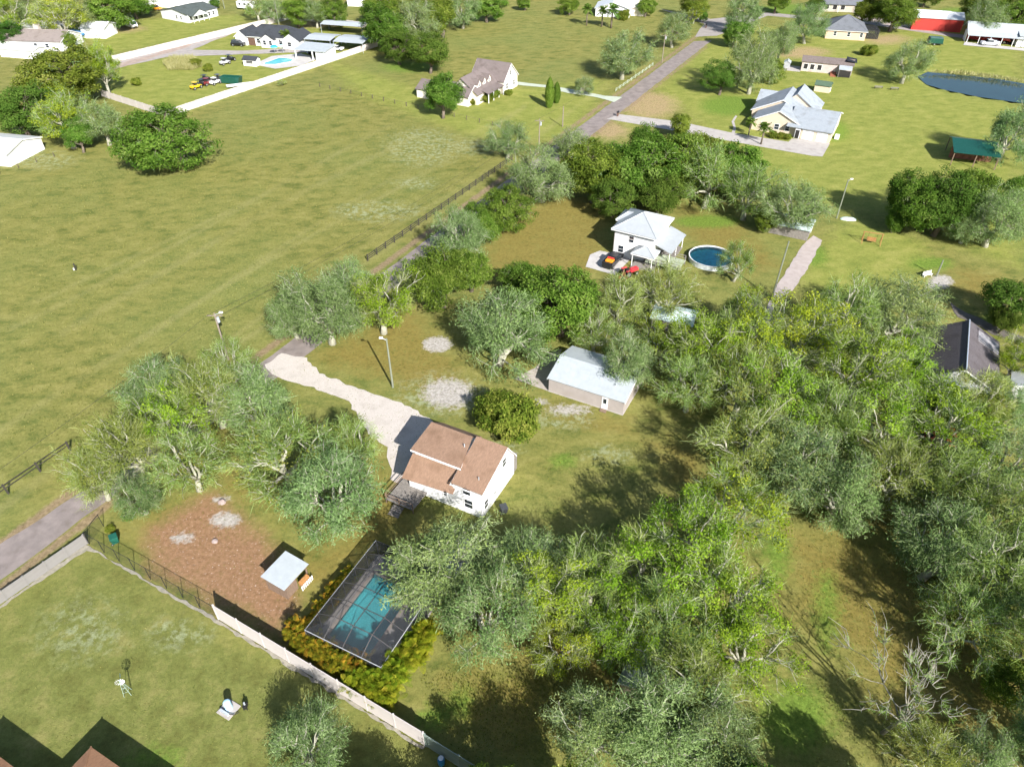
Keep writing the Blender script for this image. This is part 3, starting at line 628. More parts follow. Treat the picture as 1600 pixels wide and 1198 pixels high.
B.gable(.1, 7.1, .3, 15.6, 2.75, 4.7, 's', tanw, grey, .4, fascia=trim) if False else None
B.wall_gable(.05, 7.0, .4, 15.2, 2.75, 2.95, 's', tanw)
B.slab('roof', [(-3.6, -.1, 2.65), (7.3, -.1, 2.65), (7.3, 8.0, 5.3), (-3.6, 8.0, 5.3)], .14, grey); B.slab('roof', [(-3.6, 8.0, 5.296), (7.3, 8.0, 5.296), (7.3, 15.9, 2.65), (-3.6, 15.9, 2.65)], .14, grey)
B.prism('wall', [(.4, 2.6), (15.2, 2.6), (8.0, 5.15)], 's', 6.7, 7.0, tanw); B.prism('fascia', [(-.1, 2.5), (8.0, 5.15), (15.9, 2.5), (15.9, 2.7), (8.0, 5.33), (-.1, 2.7)], 's', 7.3, 7.36, trim)
for a in (1.7, 5.0): B.garage_door('f', a, .4, 2.45, 2.15, trim)
B.box('canopy_lintel', .2, 6.9, .25, .39, 2.2, 2.45, trim)
B.gable(-12.0, 0, 1.3, 14, 2.75, 5.6, 't', tanw, grey, .35, rp=-6.0, fascia=trim)
B.gable(-13.9, -.5, 8.7, 20, 2.75, 6.1, 't', tanw, grey, .35, rp=-6.8, fascia=trim)
B.gable(-9.0, 1.4, 14.0, 22.5, 2.7, 6.5, 't', tanw, grey, .3, rp=-4.4)
B.gable(-14.4, -8, 16.4, 23.0, 2.6, 4.6, 's', tanw, grey, .3, fascia=trim)
B.box('entry_porch', -1.3, -.1, .2, 1.3, 0, 2.4, trim); B.door('f', -.7, .2, .9, 2.0, dark)
B.win('f', -6.0, 1.3, 1.0, 1.1, 1.3); B.win('f', -9.2, 1.3, 1.0, 1.1, 1.3); B.win('f', -3.4, 1.3, 1.0, 1.0, 1.3)
B.box('cooling_unit', 7.6, 8.6, 4.0, 5.1, 0, 1.0, trim, bevel=.04)

B = Bld('cream_house', 'cream house with brown gabled roof and three small dormers beside the pasture', 'house', None, -28, loc=(-2.49, 208.76))
cream = mat('cream_siding', (.72, .66, .57), .7, .05, 1); mauve = shingle('mauve_brown_shingles', (.2, .165, .155), (.15, .125, .12))
B.gable(-10.5, 0, .2, 8.6, 3.5, 7.3, 's', cream, mauve, .3, fascia=trim)
B.gable(-10.0, -1.6, -11.5, .3, 2.9, 6.5, 't', cream, mauve, .4, rp=-6.5)
B.slab('porch_roof', [(-2.4, -9.0, 3.3), (.5, -9.0, 2.55), (.5, -.2, 2.55), (-2.4, -.2, 3.3)], .1, mauve)
for y in (-8.8, -6, -3, -.4): B.post(.3, y, 0, 2.5, trim, .16)
for y in (-8.2, -5.4, -2.6):
    B.prism('dormer', [(y-.8, 3.6), (y+.8, 3.6), (y+.8, 4.6), (y, 5.7), (y-.8, 4.6)], 's', -5.0, -2.9, cream)
    B.slab('dormer_roof', [(-5.4, y-1.0, 4.5), (-2.7, y-1.0, 4.5), (-2.7, y, 5.85), (-5.4, y, 5.85)], .08, mauve); B.slab('dormer_roof', [(-5.4, y+1.0, 4.5), (-2.7, y+1.0, 4.5), (-2.7, y, 5.846), (-5.4, y, 5.846)], .08, mauve)
    B.win('r', y, -2.9, 3.85, .6, .8)
B.gable(-14.0, -3.2, -14.0, -7.5, 2.7, 4.9, 's', cream, mauve, .35, fascia=trim)
B.gable(-20.0, -14.0, -13.6, -7.0, 2.5, 4.2, 's', cream, mauve, .3)
for y in (2.2, 6.4): B.win('r', y, 0, 1.0, 1.0, 1.4)
B.win('r', 4.4, 0, 4.2, .8, 1.2); B.win('r', -10.7, -3.2, 1.0, 1.4, 1.4); B.win('r', -4.5, -1.6, .9, 1.2, 1.5); B.win('r', -7, -1.6, .9, 1.2, 1.5); B.door('r', -2.5, -1.6, 1.0, 2.1, dark)

B = Bld('peach_house', 'peach-walled house with dark grey hip roof and screened porch near the crossroad', 'house', None, -15, loc=(109.2, 270.4))
peachw = mat('peach_stucco', (.58, .42, .32), .85, .05, 1); slate = shingle('slate_shingles', (.17, .18, .2), (.13, .14, .155))
B.hip(0, 13.0, 0, 12.5, 3.0, 6.6, slate, .5, [(6.2, 6.0), (6.8, 6.6)], peachw)
for a in (3.0, 7.5, 11.6): B.win('f', a, 0, 1.1, .9, 1.3)
B.win('r', 2.0, 13.0, 1.0, 1.0, 1.4); B.win('r', 5.0, 13.0, .6, 1.4, 1.8)
for x in (13.6, 17.6):
    for y in (3, 7, 11): B.post(x, y, 0, 2.6, bronze, .1, 'screen_post')
for y in (3, 7, 11): B.box('screen_beam', 13.1, 17.6, y-.05, y+.05, 2.6, 2.7, bronze)
B.slab('screen_roof', [(13.3, 3, 2.75), (17.7, 3, 2.72), (17.7, 11, 2.72), (13.3, 11, 2.75)], .02, sm); B.box('screen_wall', 17.58, 17.6, 3, 11, .1, 2.6, sm); B.box('screen_wall', 13.3, 17.5, 3, 3.02, .1, 2.6, sm)

B = Bld('old_house', 'weathered single-storey house with mottled flat-pitched roof, awnings and rusty ramp', 'house', None, -20, loc=(88.6, 231.5))
pinkw = mat('faded_pink_wall', (.5, .42, .39), .9, .1, .8, dirt=.4); oldroof = shingle('mottled_old_roof', (.23, .19, .17), (.14, .115, .11))
B.gable(0, 14.5, 0, 7.0, 2.9, 3.7, 's', pinkw, oldroof, .3)
for a in (1.2, 3.1, 5.2): B.win('f', a, 0, .7, 1.2, 1.5, bars=0, pm=dark)
B.prism('ramp', [(-3.2, 0), (-.1, 0), (-.1, .7)], 's', 8.6, 10.2, rust); B.slab('awning', [(10.6, -3.2, 2.2), (14.3, -3.2, 2.2), (14.3, -.05, 2.75), (10.6, -.05, 2.75)], .07, galv)
for x in (10.8, 14.1): B.post(x, -3.0, 0, 2.15, greywood)
B.box('porch_screen', 10.8, 14.1, -2.96, -2.92, .1, 1.9, dark); B.slab('awning', [(12.4, 1, 3.82), (15.4, 1, 3.4), (15.4, 6, 3.4), (12.4, 6, 3.82)], .06, black)
B.box('terrace', -4.8, -.1, -1.2, 4.5, -.05, .12, concrete)
s_ = Bld('garden_shed', 'small grey-roofed garden shed on the terrace left of the weathered house', 'shed', None, -20, loc=(84.2, 234.5)); s_.gable(0, 1.8, 0, 2.6, 1.7, 2.2, 't', mat('shed_grey', (.35,.36,.36), .7, .1, 2), galv, .15)

redm = ribbed('red_barn_metal', (.47, .05, .04), 0, .5, .6, .05, .3)
B = Bld('red_barn', 'long red metal barn with bright white roof by the top right road', 'barn', None, -17, loc=(144.8, 283.2))
wroof = ribbed('white_metal_roof', (.6, .62, .63), 0, .6, .5, .1, .3, dirt=.05)
B.wall_gable(0, 16.3, 0, 9.5, 4.2, 5.6, 's', redm); B.roof_gable(0, 16.3, 0, 9.5, 4.2, 5.6, 's', wroof, .3)
B.gable(1, 13.5, 9.6, 14.5, 3.0, 4.4, 's', redm, galv, .2); B.garage_door('l', 4.5, 0, 3.5, 3.2, trim)
B = Bld('open_barn', 'grey-roofed open-fronted barn with red back wall and parked pickup in front', 'barn', None, -18, loc=(155.4, 264.2))
B.box('back_wall', 0, 17.5, 6.2, 6.4, 0, 3.4, redm); B.box('side_wall', -.1, .1, 2.5, 6.2, 0, 3.2, trim)
B.roof_gable(0, 17.5, 2.4, 10.5, 3.6, 5.6, 's', groof, .3); B.slab('lean_to_roof', [(-.2, -.6, 2.6), (17.7, -.6, 2.6), (17.7, 2.3, 3.4), (-.2, 2.3, 3.4)], .09, groof)
for i in range(6): B.post(.1 + i*3.45, -.4, 0, 2.6, trim, .15)
B.box('workshop_wall', 15.2, 21.5, .2, 9, 0, 3.0, trim); B.slab('workshop_roof', [(15.3, -.2, 3.3), (22, -.2, 3.3), (22, 5, 4.6), (15.3, 5, 4.6)], .09, groof); B.box('red_band', 17.9, 21.9, -.28, -.21, 3.05, 3.2, redm)

B = Bld('green_shelter', 'dark green metal-roofed open shelter in the shade of a large oak', 'shelter', None, -19, loc=G(1490.6, 238, 3))
B.slab('roof', [(0, 0, 3), (9.5, 0, 3), (9.5, 6.5, 4.1), (0, 6.5, 4.1)], .1, ribbed('shade_darkened_green_roof', (.012, .08, .062), 0, .5, .4, .2, .4)); B.slab('roof', [(0, 6.5, 4.096), (9.5, 6.5, 4.096), (9.5, 10, 3.2), (0, 10, 3.2)], .1, MATS['shade_darkened_green_roof'])  # roof green is darkened to carry the shadow lying on it
for x in (.3, 4.8, 9.2):
    for y in (.3, 9.6): B.post(x, y, 0, 3, wood, .18)
B.box('back_wall', .4, 9.1, 5, 5.15, 0, 2.6, mat('rust_wall', (.22,.1,.07), .9, .3, 1))
B = Bld('tan_shed', 'little tan shed with green shingle roof behind the tan house', 'shed', None, -28, loc=(86.1, 211.5)); B.gable(0, 4.2, 0, 3.0, 1.9, 2.7, 's', tanw, shingle('green_shingles', (.1,.15,.1), (.07,.11,.075)), .2); B.door('r', 1.5, 4.2, 1.0, 1.8, trim)

B = Bld('white_villa', 'white house with low gabled roof behind palms at the top edge', 'house', (930, 26), -12)
B.gable(0, 13, 0, 11, 3.1, 5.2, 't', white, wroof, .5); B.gable(8, 19, 4, 13, 3.0, 4.8, 's', cream, mat('cream_roof', (.6,.55,.46), .8, .08, .6), .4); B.win('f', 3.5, 0, 1, 1.2, 1.4); B.win('f', 9.5, 0, 1, 1.6, 1.6, pm=dark)
B = Bld('grey_roofed_house', 'long dark slate-roofed house cut by the top edge, right of centre', 'house', (1282, 18), -10)
B.gable(0, 19, 0, 9, 2.9, 5.0, 's', mat('beige_wall', (.45,.4,.33), .8, .08, 1), slate, .5)
for a in (2, 5, 8, 14, 17): B.win('f', a, 0, .8, 1.6, 1.6, bars=0, pm=dark)
for a in (.2, 6.3, 12.5, 18.7): B.post(a, -.9, 0, 2.6, trim)

# compound at the top left
croof = shingle('black_shingles', (.06, .066, .075), (.042, .046, .053))
B = Bld('black_roofed_house', 'white ranch house with black hip roof inside the white-walled compound', 'house', None, -14, loc=(-93.5, 262.5))
B.hip(3.5, 22, 0, 9, 3.0, 5.8, croof, .5, None, white); B.gable(0, 4.2, -.5, 8, 2.9, 4.6, 't', white, croof, .4, fascia=trim); B.gable(18, 24, -1.5, 8, 2.9, 4.7, 't', white, croof, .4, fascia=trim)
B.gable(10, 15, -1.6, 5, 2.9, 4.4, 't', white, croof, .35)
for a in (8.2, 11.4, 13.6, 16.4): B.win('f', a, -1.6 if 10 < a < 15 else 0, .9, 1.1, 1.4)
B.box('recess', 4.4, 7, -.06, -.02, 0, 2.4, mat('brown_timber', (.12,.07,.05), .8, .3, 2)); B.win('f', 20.5, -1.5, .9, 1.4, 1.3)
B = Bld('pool_pavilion', 'open white pavilion with pale flat roof beside the compound pool', 'pavilion', None, -18, loc=G(463, 92))
B.slab('roof', [(-.3, -.3, 3.0), (11, -.3, 3.0), (11, 7.2, 3.5), (-.3, 7.2, 3.5)], .25, groof)
for x in (.1, 6.2, 10.5):
    for y in (0, 6.8): B.post(x, y, 0, 2.8, trim, .3)
B.box('side_wall', 7.2, 10.7, .2, .4, 0, 2.8, white); B.box('side_wall', 10.5, 10.7, .4, 6.6, 0, 2.8, white); B.box('bar_counter', 1, 5.8, 5.8, 6.4, 0, 1.1, dark)
for k, (x, y, w, d, lab) in enumerate(((478, 76, 9.5, 8, 'pale metal carport between the black-roofed house and the pavilion'), (523, 80, 10.5, 9, 'pale metal carport with machinery beneath, right of the pavilion'), (503, 52, 16, 6, 'long pale metal lean-to against the rear wall of the compound'))):
    c_ = Bld('carport', lab, 'carport', (x, y), -15)
    c_.slab('roof', [(-.2, -.2, 3.0), (w, -.2, 3.0), (w, d/2, 3.5), (-.2, d/2, 3.5)], .08, groof); c_.slab('roof', [(-.2, d/2, 3.496), (w, d/2, 3.496), (w, d, 3.1), (-.2, d, 3.1)], .08, groof)
    for a in (0, w-.2):
        for b in (0, d-.2): c_.post(a, b, 0, 3, galv, .12)
B = Bld('pool_shed', 'small dark-roofed white shed at the left end of the compound pool', 'shed', (381, 103), -16); B.wall_gable(0, 4.5, 0, 2.6, 2.0, 2.7, 's', white); B.roof_gable(0, 4.5, 0, 2.6, 2.0, 2.7, 's', croof, .25); B.win('f', 2.3, 0, .8, 2.4, .8, pm=dark)
cp = px_poly((404,98),(440,86),(475,90),(470,97),(430,105),(405,104))
PB = empty('compound_pool', (0, 0, 0), 0, 'bright turquoise pool on pale paving inside the white-walled compound', 'swimming pool')
sheet('paving', px_poly((396,101),(425,88),(470,84),(498,92),(470,103),(430,108)), .05, conc2, parent=PB)
sheet('coping', px_poly((411,99),(437,90),(462,92),(457,97),(430,102),(412,102)), .09, trim, parent=PB, th=.05); sheet('water', px_poly((413.5,99),(437,91),(459,92.6),(455,96.6),(430,101),(414,101)), .11, mat('bright_pool_water', (.1, .42, .45), .1, .15, .5, spec=.5), parent=PB)
for k, (x, y, c, lab) in enumerate(((430, 84, (.04,.3,.55), 'bright blue parasol on the compound pool paving'), (443, 83, (.4,.55,.62), 'pale blue-grey parasol on the compound pool paving'))):
    u = Bld('parasol', lab, 'parasol', (x, y)); MB().cyl(0, 0, 0, 2.3, .04, k=6).obj('pole', galv, u.root); MB().dome(0, 0, 2.0, 1.3, 1.3, .6, 8, 3).obj('canopy', mat('parasol_%d' % k, c, .8, .1, 2), u.root)

# farm buildings, top left
vin = mat('pale_vinyl', (.62, .63, .66), .6, .06, 1.5)
B = Bld('mobile_home', 'grey-white manufactured home with dark roof and front porch beyond the white wall', 'house', None, -32, loc=(-133.5, 300.5))
B.gable(0, 15, 0, 14, 2.9, 4.2, 't', vin, shingle('greenish_dark_roof', (.1,.12,.115), (.075,.09,.085)), .3, rp=7.5)
B.prism('porch_gable', [(.8, 2.3), (8.0, 2.3), (4.4, 4.2)], 's', 15.3, 17.2, vin); B.slab('porch_roof', [(14.5, .5, 2.4), (17.5, .5, 2.4), (17.5, 4.4, 4.35), (14.5, 4.4, 4.35)], .1, MATS['greenish_dark_roof']); B.slab('porch_roof', [(14.5, 8.3, 2.4), (17.5, 8.3, 2.4), (17.5, 4.4, 4.346), (14.5, 4.4, 4.346)], .1, MATS['greenish_dark_roof'])
for y in (.9, 3.2, 5.6, 7.9): B.post(17.2, y, 0, 2.4, trim)
for y in (1.5, 4, 6.5, 10, 12): B.win('r', y, 15, .8, .9, 1.3, pm=dark)
for a in (9, 11.5): B.win('f', a, 0, .9, .9, 1.2)
def simple(label, x, y, ang, w, d, ze, zr, axis, wm, rm, cat='shed', name='shed', door=True):
    b = Bld(name, label, cat, (x, y), ang); b.gable(0, w, 0, d, ze, zr, axis, wm, rm, .3, fascia=trim)
    if door: b.garage_door('f', w*.5, 0, min(2.4, w*.5), 2.1, trim)
    return b
simple('white shed with grey gable roof, farthest left behind the long taupe roof', 24, 55, -12, 14, 9, 3.0, 4.6, 's', white, mat('grey_roll_roof', (.33,.34,.33), .9, .1, .7))
b = simple('house with long taupe roof and chimney at the left edge', -20, 77, -6, 27, 12, 3.0, 5.2, 's', white, shingle('taupe_shingles', (.27, .23, .21), (.21,.18,.165)), 'house', 'taupe_roofed_house', False)
b.box('chimney', 15, 16.6, 6, 7.4, 3, 6.6, mat('chimney_render', (.5,.45,.4), .9, .1, 1)); b.win('f', 22, 0, 1, 1.2, 1.3); b.win('f', 18, 0, 1, 1.2, 1.3)
simple('low white canopy roof in front of the taupe-roofed house, left edge', 2, 89, -14, 13, 5.5, 2.6, 3.2, 's', white, wroof, door=False)
simple('white metal workshop with blank walls left of the parked van', 130, 60, -4, 8.5, 8, 3.4, 4.6, 's', white, wroof, 'workshop', 'workshop')
simple('white side shed attached right of the grey-roofed white shed', 61, 54, -30, 6, 6, 2.6, 3.4, 's', white, wroof)
simple('long white-roofed stable cut by the left edge beside the oaks', -100, 250, -12, 20, 11, 3.0, 4.4, 's', white, wroof, 'stable', 'stable')
simple('white farm store at the top edge behind the row of parked trucks', 222, 10, -14, 13, 8, 3.2, 4.4, 's', white, wroof, 'farm building', 'farm_store')
simple('pale metal farm store at the top edge above the manufactured home', 268, 9, -14, 17, 8, 3.2, 4.2, 's', vin, groof, 'farm building', 'farm_store')
simple('white house with pale roof between woods at the top edge', 543, 10, -10, 16, 8, 2.9, 4.4, 's', white, wroof, 'house', 'white_cottage')
simple('pale metal shed roof glimpsed between bare trees below the two-storey house', 1017, 512, -22, 6.0, 4.2, 2.1, 2.8, 's', greywood, mat('pale_green_roof', (.5,.62,.6), .6, .1, .6, dirt=.4), door=False)
simple('grey metal shed under mossy trees at the head of the sandy lane', 1193, 362, -28, 8, 5, 2.2, 2.9, 's', greywood, mat('weathered_tin', (.42,.5,.5), .6, .15, .6, dirt=.5), door=False)
simple('pale roofed outbuilding under trees in front of the charcoal-roofed house', 1462, 626, -32, 8, 3.2, 2.4, 3.0, 's', white, groof, door=False)
simple('small white lean-to in the trees below the charcoal roof, right edge', 1572, 622, -30, 3.6, 3.4, 2.4, 3.2, 't', white, wroof, door=False)
simple('small weathered playhouse with mossy roof in the wood at the bottom', 968, 1080, -28, 3.2, 3.0, 2.0, 2.7, 't', mat('pale_board', (.5,.42,.3), .9, .15, 2), mat('mossy_roof', (.2,.24,.2), .9, .2, 1.5, dirt=.4), 'playhouse', 'playhouse', False)

# house at the bottom left, mostly out of frame
orange = shingle('orange_brown_shingles', (.36, .2, .115), (.27, .15, .09))
B = Bld('corner_house', 'orange-brown roof corner of the house cut by the bottom left edge', 'house', None, -27.5, loc=G(142, 1166, 2.9))
B.hip(.4, 13, -11, -.4, 2.9, 5.2, orange, .4, None, tanw); B.hip(-7.6, .6, -13, -4.4, 2.9, 4.9, orange, .4, None, tanw)
# ---------------------------------------------------------------- fences
vinyl = mat('white_vinyl', (.52, .475, .45), .85, .05, .8, spec=.15, dirt=.2)
vinylg = mat('grey_vinyl', (.22, .21, .2), .7, .08, .8, dirt=.3)
def panel_fence(name, label, pts, h, m, step=2.4, cat='fence', cap=None):
    """each panel and post a part"""
    a0 = Vector(pts[0]); r = empty(name, (a0.x, a0.y, 0), 0, label, cat)
    pm = MB().box(0, 1, -.03, .03, .05, h).mesh('panel', m); po = MB().box(-.075, .075, -.075, .075, 0, h + .1).mesh('post', cap or m)
    for i in range(len(pts) - 1):
        a = Vector(pts[i][:2]); b = Vector(pts[i+1][:2]); L = (b-a).length; n = max(1, round(L / step)); ang = math.atan2((b-a).y, (b-a).x)
        for j in range(n):
            p = a.lerp(b, j/n) - a0.xy; o = link('panel', pm, None, r); o.location = (p.x, p.y, 0); o.rotation_euler = (0, 0, ang); o.scale = (L/n - .0, 1, 1 + rnd.uniform(-.012, .012))
            o = link('post', po, None, r); o.location = (p.x, p.y, 0); o.rotation_euler = (0, 0, ang)
    p = Vector(pts[-1][:2]) - a0.xy; o = link('post', po, None, r); o.location = (p.x, p.y, 0)
    return r
panel_fence('privacy_fence', 'tall white vinyl privacy fence running past the palm hedge to the bottom', [G(342,967), G(664,1164)], 2.4, vinyl, 3.0)
panel_fence('privacy_fence', 'grey-green shaded fence continuing from the white privacy fence at the bottom edge', [G(666,1165), G(830,1268)], 2.2, mat('shade_tinted_fence', (.2,.25,.22), .7, .15, 1), 3.0)  # shade on this stretch of fence is put into its colour
panel_fence('road_fence', 'low grey-white fence beside the road at the left edge', [G(-60,986), G(137,849)], 1.5, vinylg, 2.4)
panel_fence('compound_wall', 'white wall along the pasture side of the walled compound', [G(262,184), G(590,73)], 1.9, vinyl, 3.2)
panel_fence('compound_wall', 'short white wall at the left end of the walled compound, behind the lone oak', [G(160,151), G(262,184)], 1.9, vinyl, 3.2)
panel_fence('compound_wall', 'white wall along the far side of the walled compound beside the dirt lane', [G(178,98), G(456,30)], 2.0, vinyl, 3.2)
panel_fence('compound_wall', 'white wall at the rear of the compound, behind the pale lean-to', [G(456,30), G(585,46)], 2.0, vinyl, 3.2)
# black chain-link fence
def mesh_mat(name, c, f):
    m = bpy.data.materials.new(name); m.use_nodes = True; nt = m.node_tree
    for n in list(nt.nodes): nt.nodes.remove(n)
    o_ = nd(nt, 'ShaderNodeOutputMaterial'); t_ = nd(nt, 'ShaderNodeBsdfTransparent'); d_ = nd(nt, 'ShaderNodeBsdfDiffuse'); d_.inputs[0].default_value = (*c, 1)
    x_ = nd(nt, 'ShaderNodeMixShader'); x_.inputs[0].default_value = f; nt.links.new(t_.outputs[0], x_.inputs[1]); nt.links.new(d_.outputs[0], x_.inputs[2]); nt.links.new(x_.outputs[0], o_.inputs[0]); return m
clm = mesh_mat('chain_link', (.05, .05, .05), .17)
def chain_fence(label, a, b, h, step=2.6):
    a = Vector(a[:2]); b = Vector(b[:2]); L = (b-a).length; n = max(1, round(L/step)); ang = math.atan2((b-a).y, (b-a).x)
    r = empty('chain_link_fence', (a.x, a.y, 0), ang, label, 'fence'); st = L/n
    po = MB().cyl(0, 0, 0, h+.05, .035, k=6).mesh('post', black); ra = MB().tube([(0,0,0),(st,0,0)], .025, 5).mesh('rail', black); me_ = MB().poly([(0,0,.05),(st,0,.05),(st,0,h),(0,0,h)], [(0,1,2,3)]).mesh('mesh_panel', clm)
    for j in range(n+1):
        o = link('post', po, None, r); o.location = (j*st, 0, 0)
        if j < n:
            o = link('rail', ra, None, r); o.location = (j*st, 0, h); o = link('mesh_panel', me_, None, r); o.location = (j*st, .01, 0)
chain_fence('black chain-link fence between the red dirt yard and the near lawn', G(140,850), G(340,965), 2.0)
chain_fence('short black chain-link return running to the road from the fence corner', G(140,850), G(162,822), 2.0)
# ranch fence along the pasture
def ranch(label, a, b, step, h, m, rails=(.45, .85, 1.25), rw=.07, pw=.07):
    a = Vector(a[:2]); b = Vector(b[:2]); L = (b-a).length; n = max(1, round(L/step)); ang = math.atan2((b-a).y, (b-a).x); st = L/n
    r = empty('ranch_fence', (a.x, a.y, 0), ang, label, 'fence')
    po = MB().box(-pw, pw, -pw, pw, 0, h).mesh('post', m); ra = MB().box(0, st, -.02, .02, -rw, rw).mesh('rail', m)
    for j in range(n+1):
        o = link('post', po, None, r); o.location = (j*st, 0, 0); o.rotation_euler = (rnd.uniform(-.03,.03), rnd.uniform(-.03,.03), 0)
        if j < n:
            for z in rails: o = link('rail', ra, None, r); o.location = (j*st, -.08, z)
    return r
dk = mat('dark_timber', (.05, .045, .038), .9, .3, 2)
ranch('dark post-and-rail fence between the pasture and the road', G(575,408), G(800,251), 2.7, 1.4, dk)
ranch('dark post-and-rail fence of the pasture corner at the left edge', G(-40,808), G(110,704), 4.5, 1.6, dk, (1.0, 1.5), .05, .09)
ranch('thin wire fence on short posts from the walled compound toward the road', G(500,136), G(790,201), 4.0, 1.1, mat('old_post', (.12,.1,.07), .9, .3, 2), (1.0,), .012, .07)
ranch('pale board fence on the roadside left of the road beyond the cream house', G(962,143), G(1020,103), 3.0, 1.0, mat('pale_green_rail', (.4,.46,.36), .8, .1, 2), (.4, .8), .05)
ranch('low wire fence along the far left end of the pasture', G(0,272), G(85,245), 4.0, 1.0, MATS['old_post'], (.9,), .012, .07)

# ---------------------------------------------------------------- poles and wires
polem = mat('pole_wood', (.24, .2, .16), .9, .2, 2); polew = mat('pole_concrete', (.2, .215, .16), .8, .1, 1.5)
def pole(label, x, y, h, m=polem, lean=(0, 0), lamp=None, cross=False, z=0):
    b = G(x, y); r = empty('utility_pole', b, 0, label, 'pole')
    MB().tube([(0,0,-.2), (lean[0], lean[1], h)], [.15, .11], 10).obj('shaft', m, r)
    tx = Vector((lean[0], lean[1], h))
    if cross: MB().box(-1.1, 1.1, -.05, .05, -.06, .06).obj('crossarm', m, r).location = tx - Vector((0, 0, .4)); MB().cyl(.32, 0, -1.5, -.7, .2, k=10).obj('transformer', galv, r).location = tx
    if lamp:
        MB().tube([tx - Vector((0,0,.3)), tx + Vector((lamp, 0, .15))], .04, 6).obj('lamp_arm', galv, r); MB().box(lamp-.25, lamp+.25, -.14, .14, .05, .22).obj('lamp_head', trim, r).location = tx
    return b + tx
p1 = pole('utility pole with lamp behind the mossy trees beside the pasture', 357, 562, 8.2, polem, (0, 0), 1.0, True)
p2 = pole('tall slender lamp pole on the brown verge beside the gravel drive', 614, 605, 8.4, polew, (0, 0), -.7)
p3 = pole('utility pole beside the road in front of the round green trees', 842, 236, 7.5, polem, (0, 0), None, True)
p4 = pole('utility pole on the left verge of the far road between two mossy trees', 1034, 99, 8.5, polem, (0, 0), None, True)
p5 = pole('pale lamp pole on the lawn below the tan house', 1307, 341, 8.0, polew, (0, 0), .6)
p6 = pole('pale leaning pole beside the sandy lane', 1206, 466, 10.5, polew, (.3, 0))
p7 = pole('thin pole at the roadside left of the far asphalt road', 879, 198, 5.0, polem)
pole('thin pale post in the grass above the bare pale ground at the right', 1463, 432, 3.2, polew)
pole('pale pole standing inside the rear of the walled compound', 436, 40, 8, polew)
pole('pole at the top edge right of the camper', 412, 22, 8, polew); pole('pole at the top edge between the camper and the farm store', 351, 14, 8, polew)
def wire(label, a, b, sag=.8, r=.022):
    pts = []
    for i in range(17):
        t = i/16; p = a.lerp(b, t); p.z -= sag*4*t*(1-t); pts.append(p)
    tag(MB().tube(pts, r, 4).obj('power_line', black), label, 'wire')
wire('power line from the lamp pole by the pasture to the roadside pole, left strand', p1 + Vector((-.9,0,-.3)), p3 + Vector((-.9,0,-.3)), 2.0)
wire('power line from the lamp pole by the pasture to the roadside pole, right strand', p1 + Vector((.9,0,-.3)), p3 + Vector((.9,0,-.3)), 2.0)
wire('power line between the roadside pole and the far pole, left strand', p3 + Vector((-.9,0,-.3)), p4 + Vector((-.9,0,-.3)), 1.6)
wire('power line from the pasture lamp pole toward the left edge', p1 + Vector((-.9,0,-.3)), road_pt(-40, -3) + Vector((0,0,7.5)), 1.6)

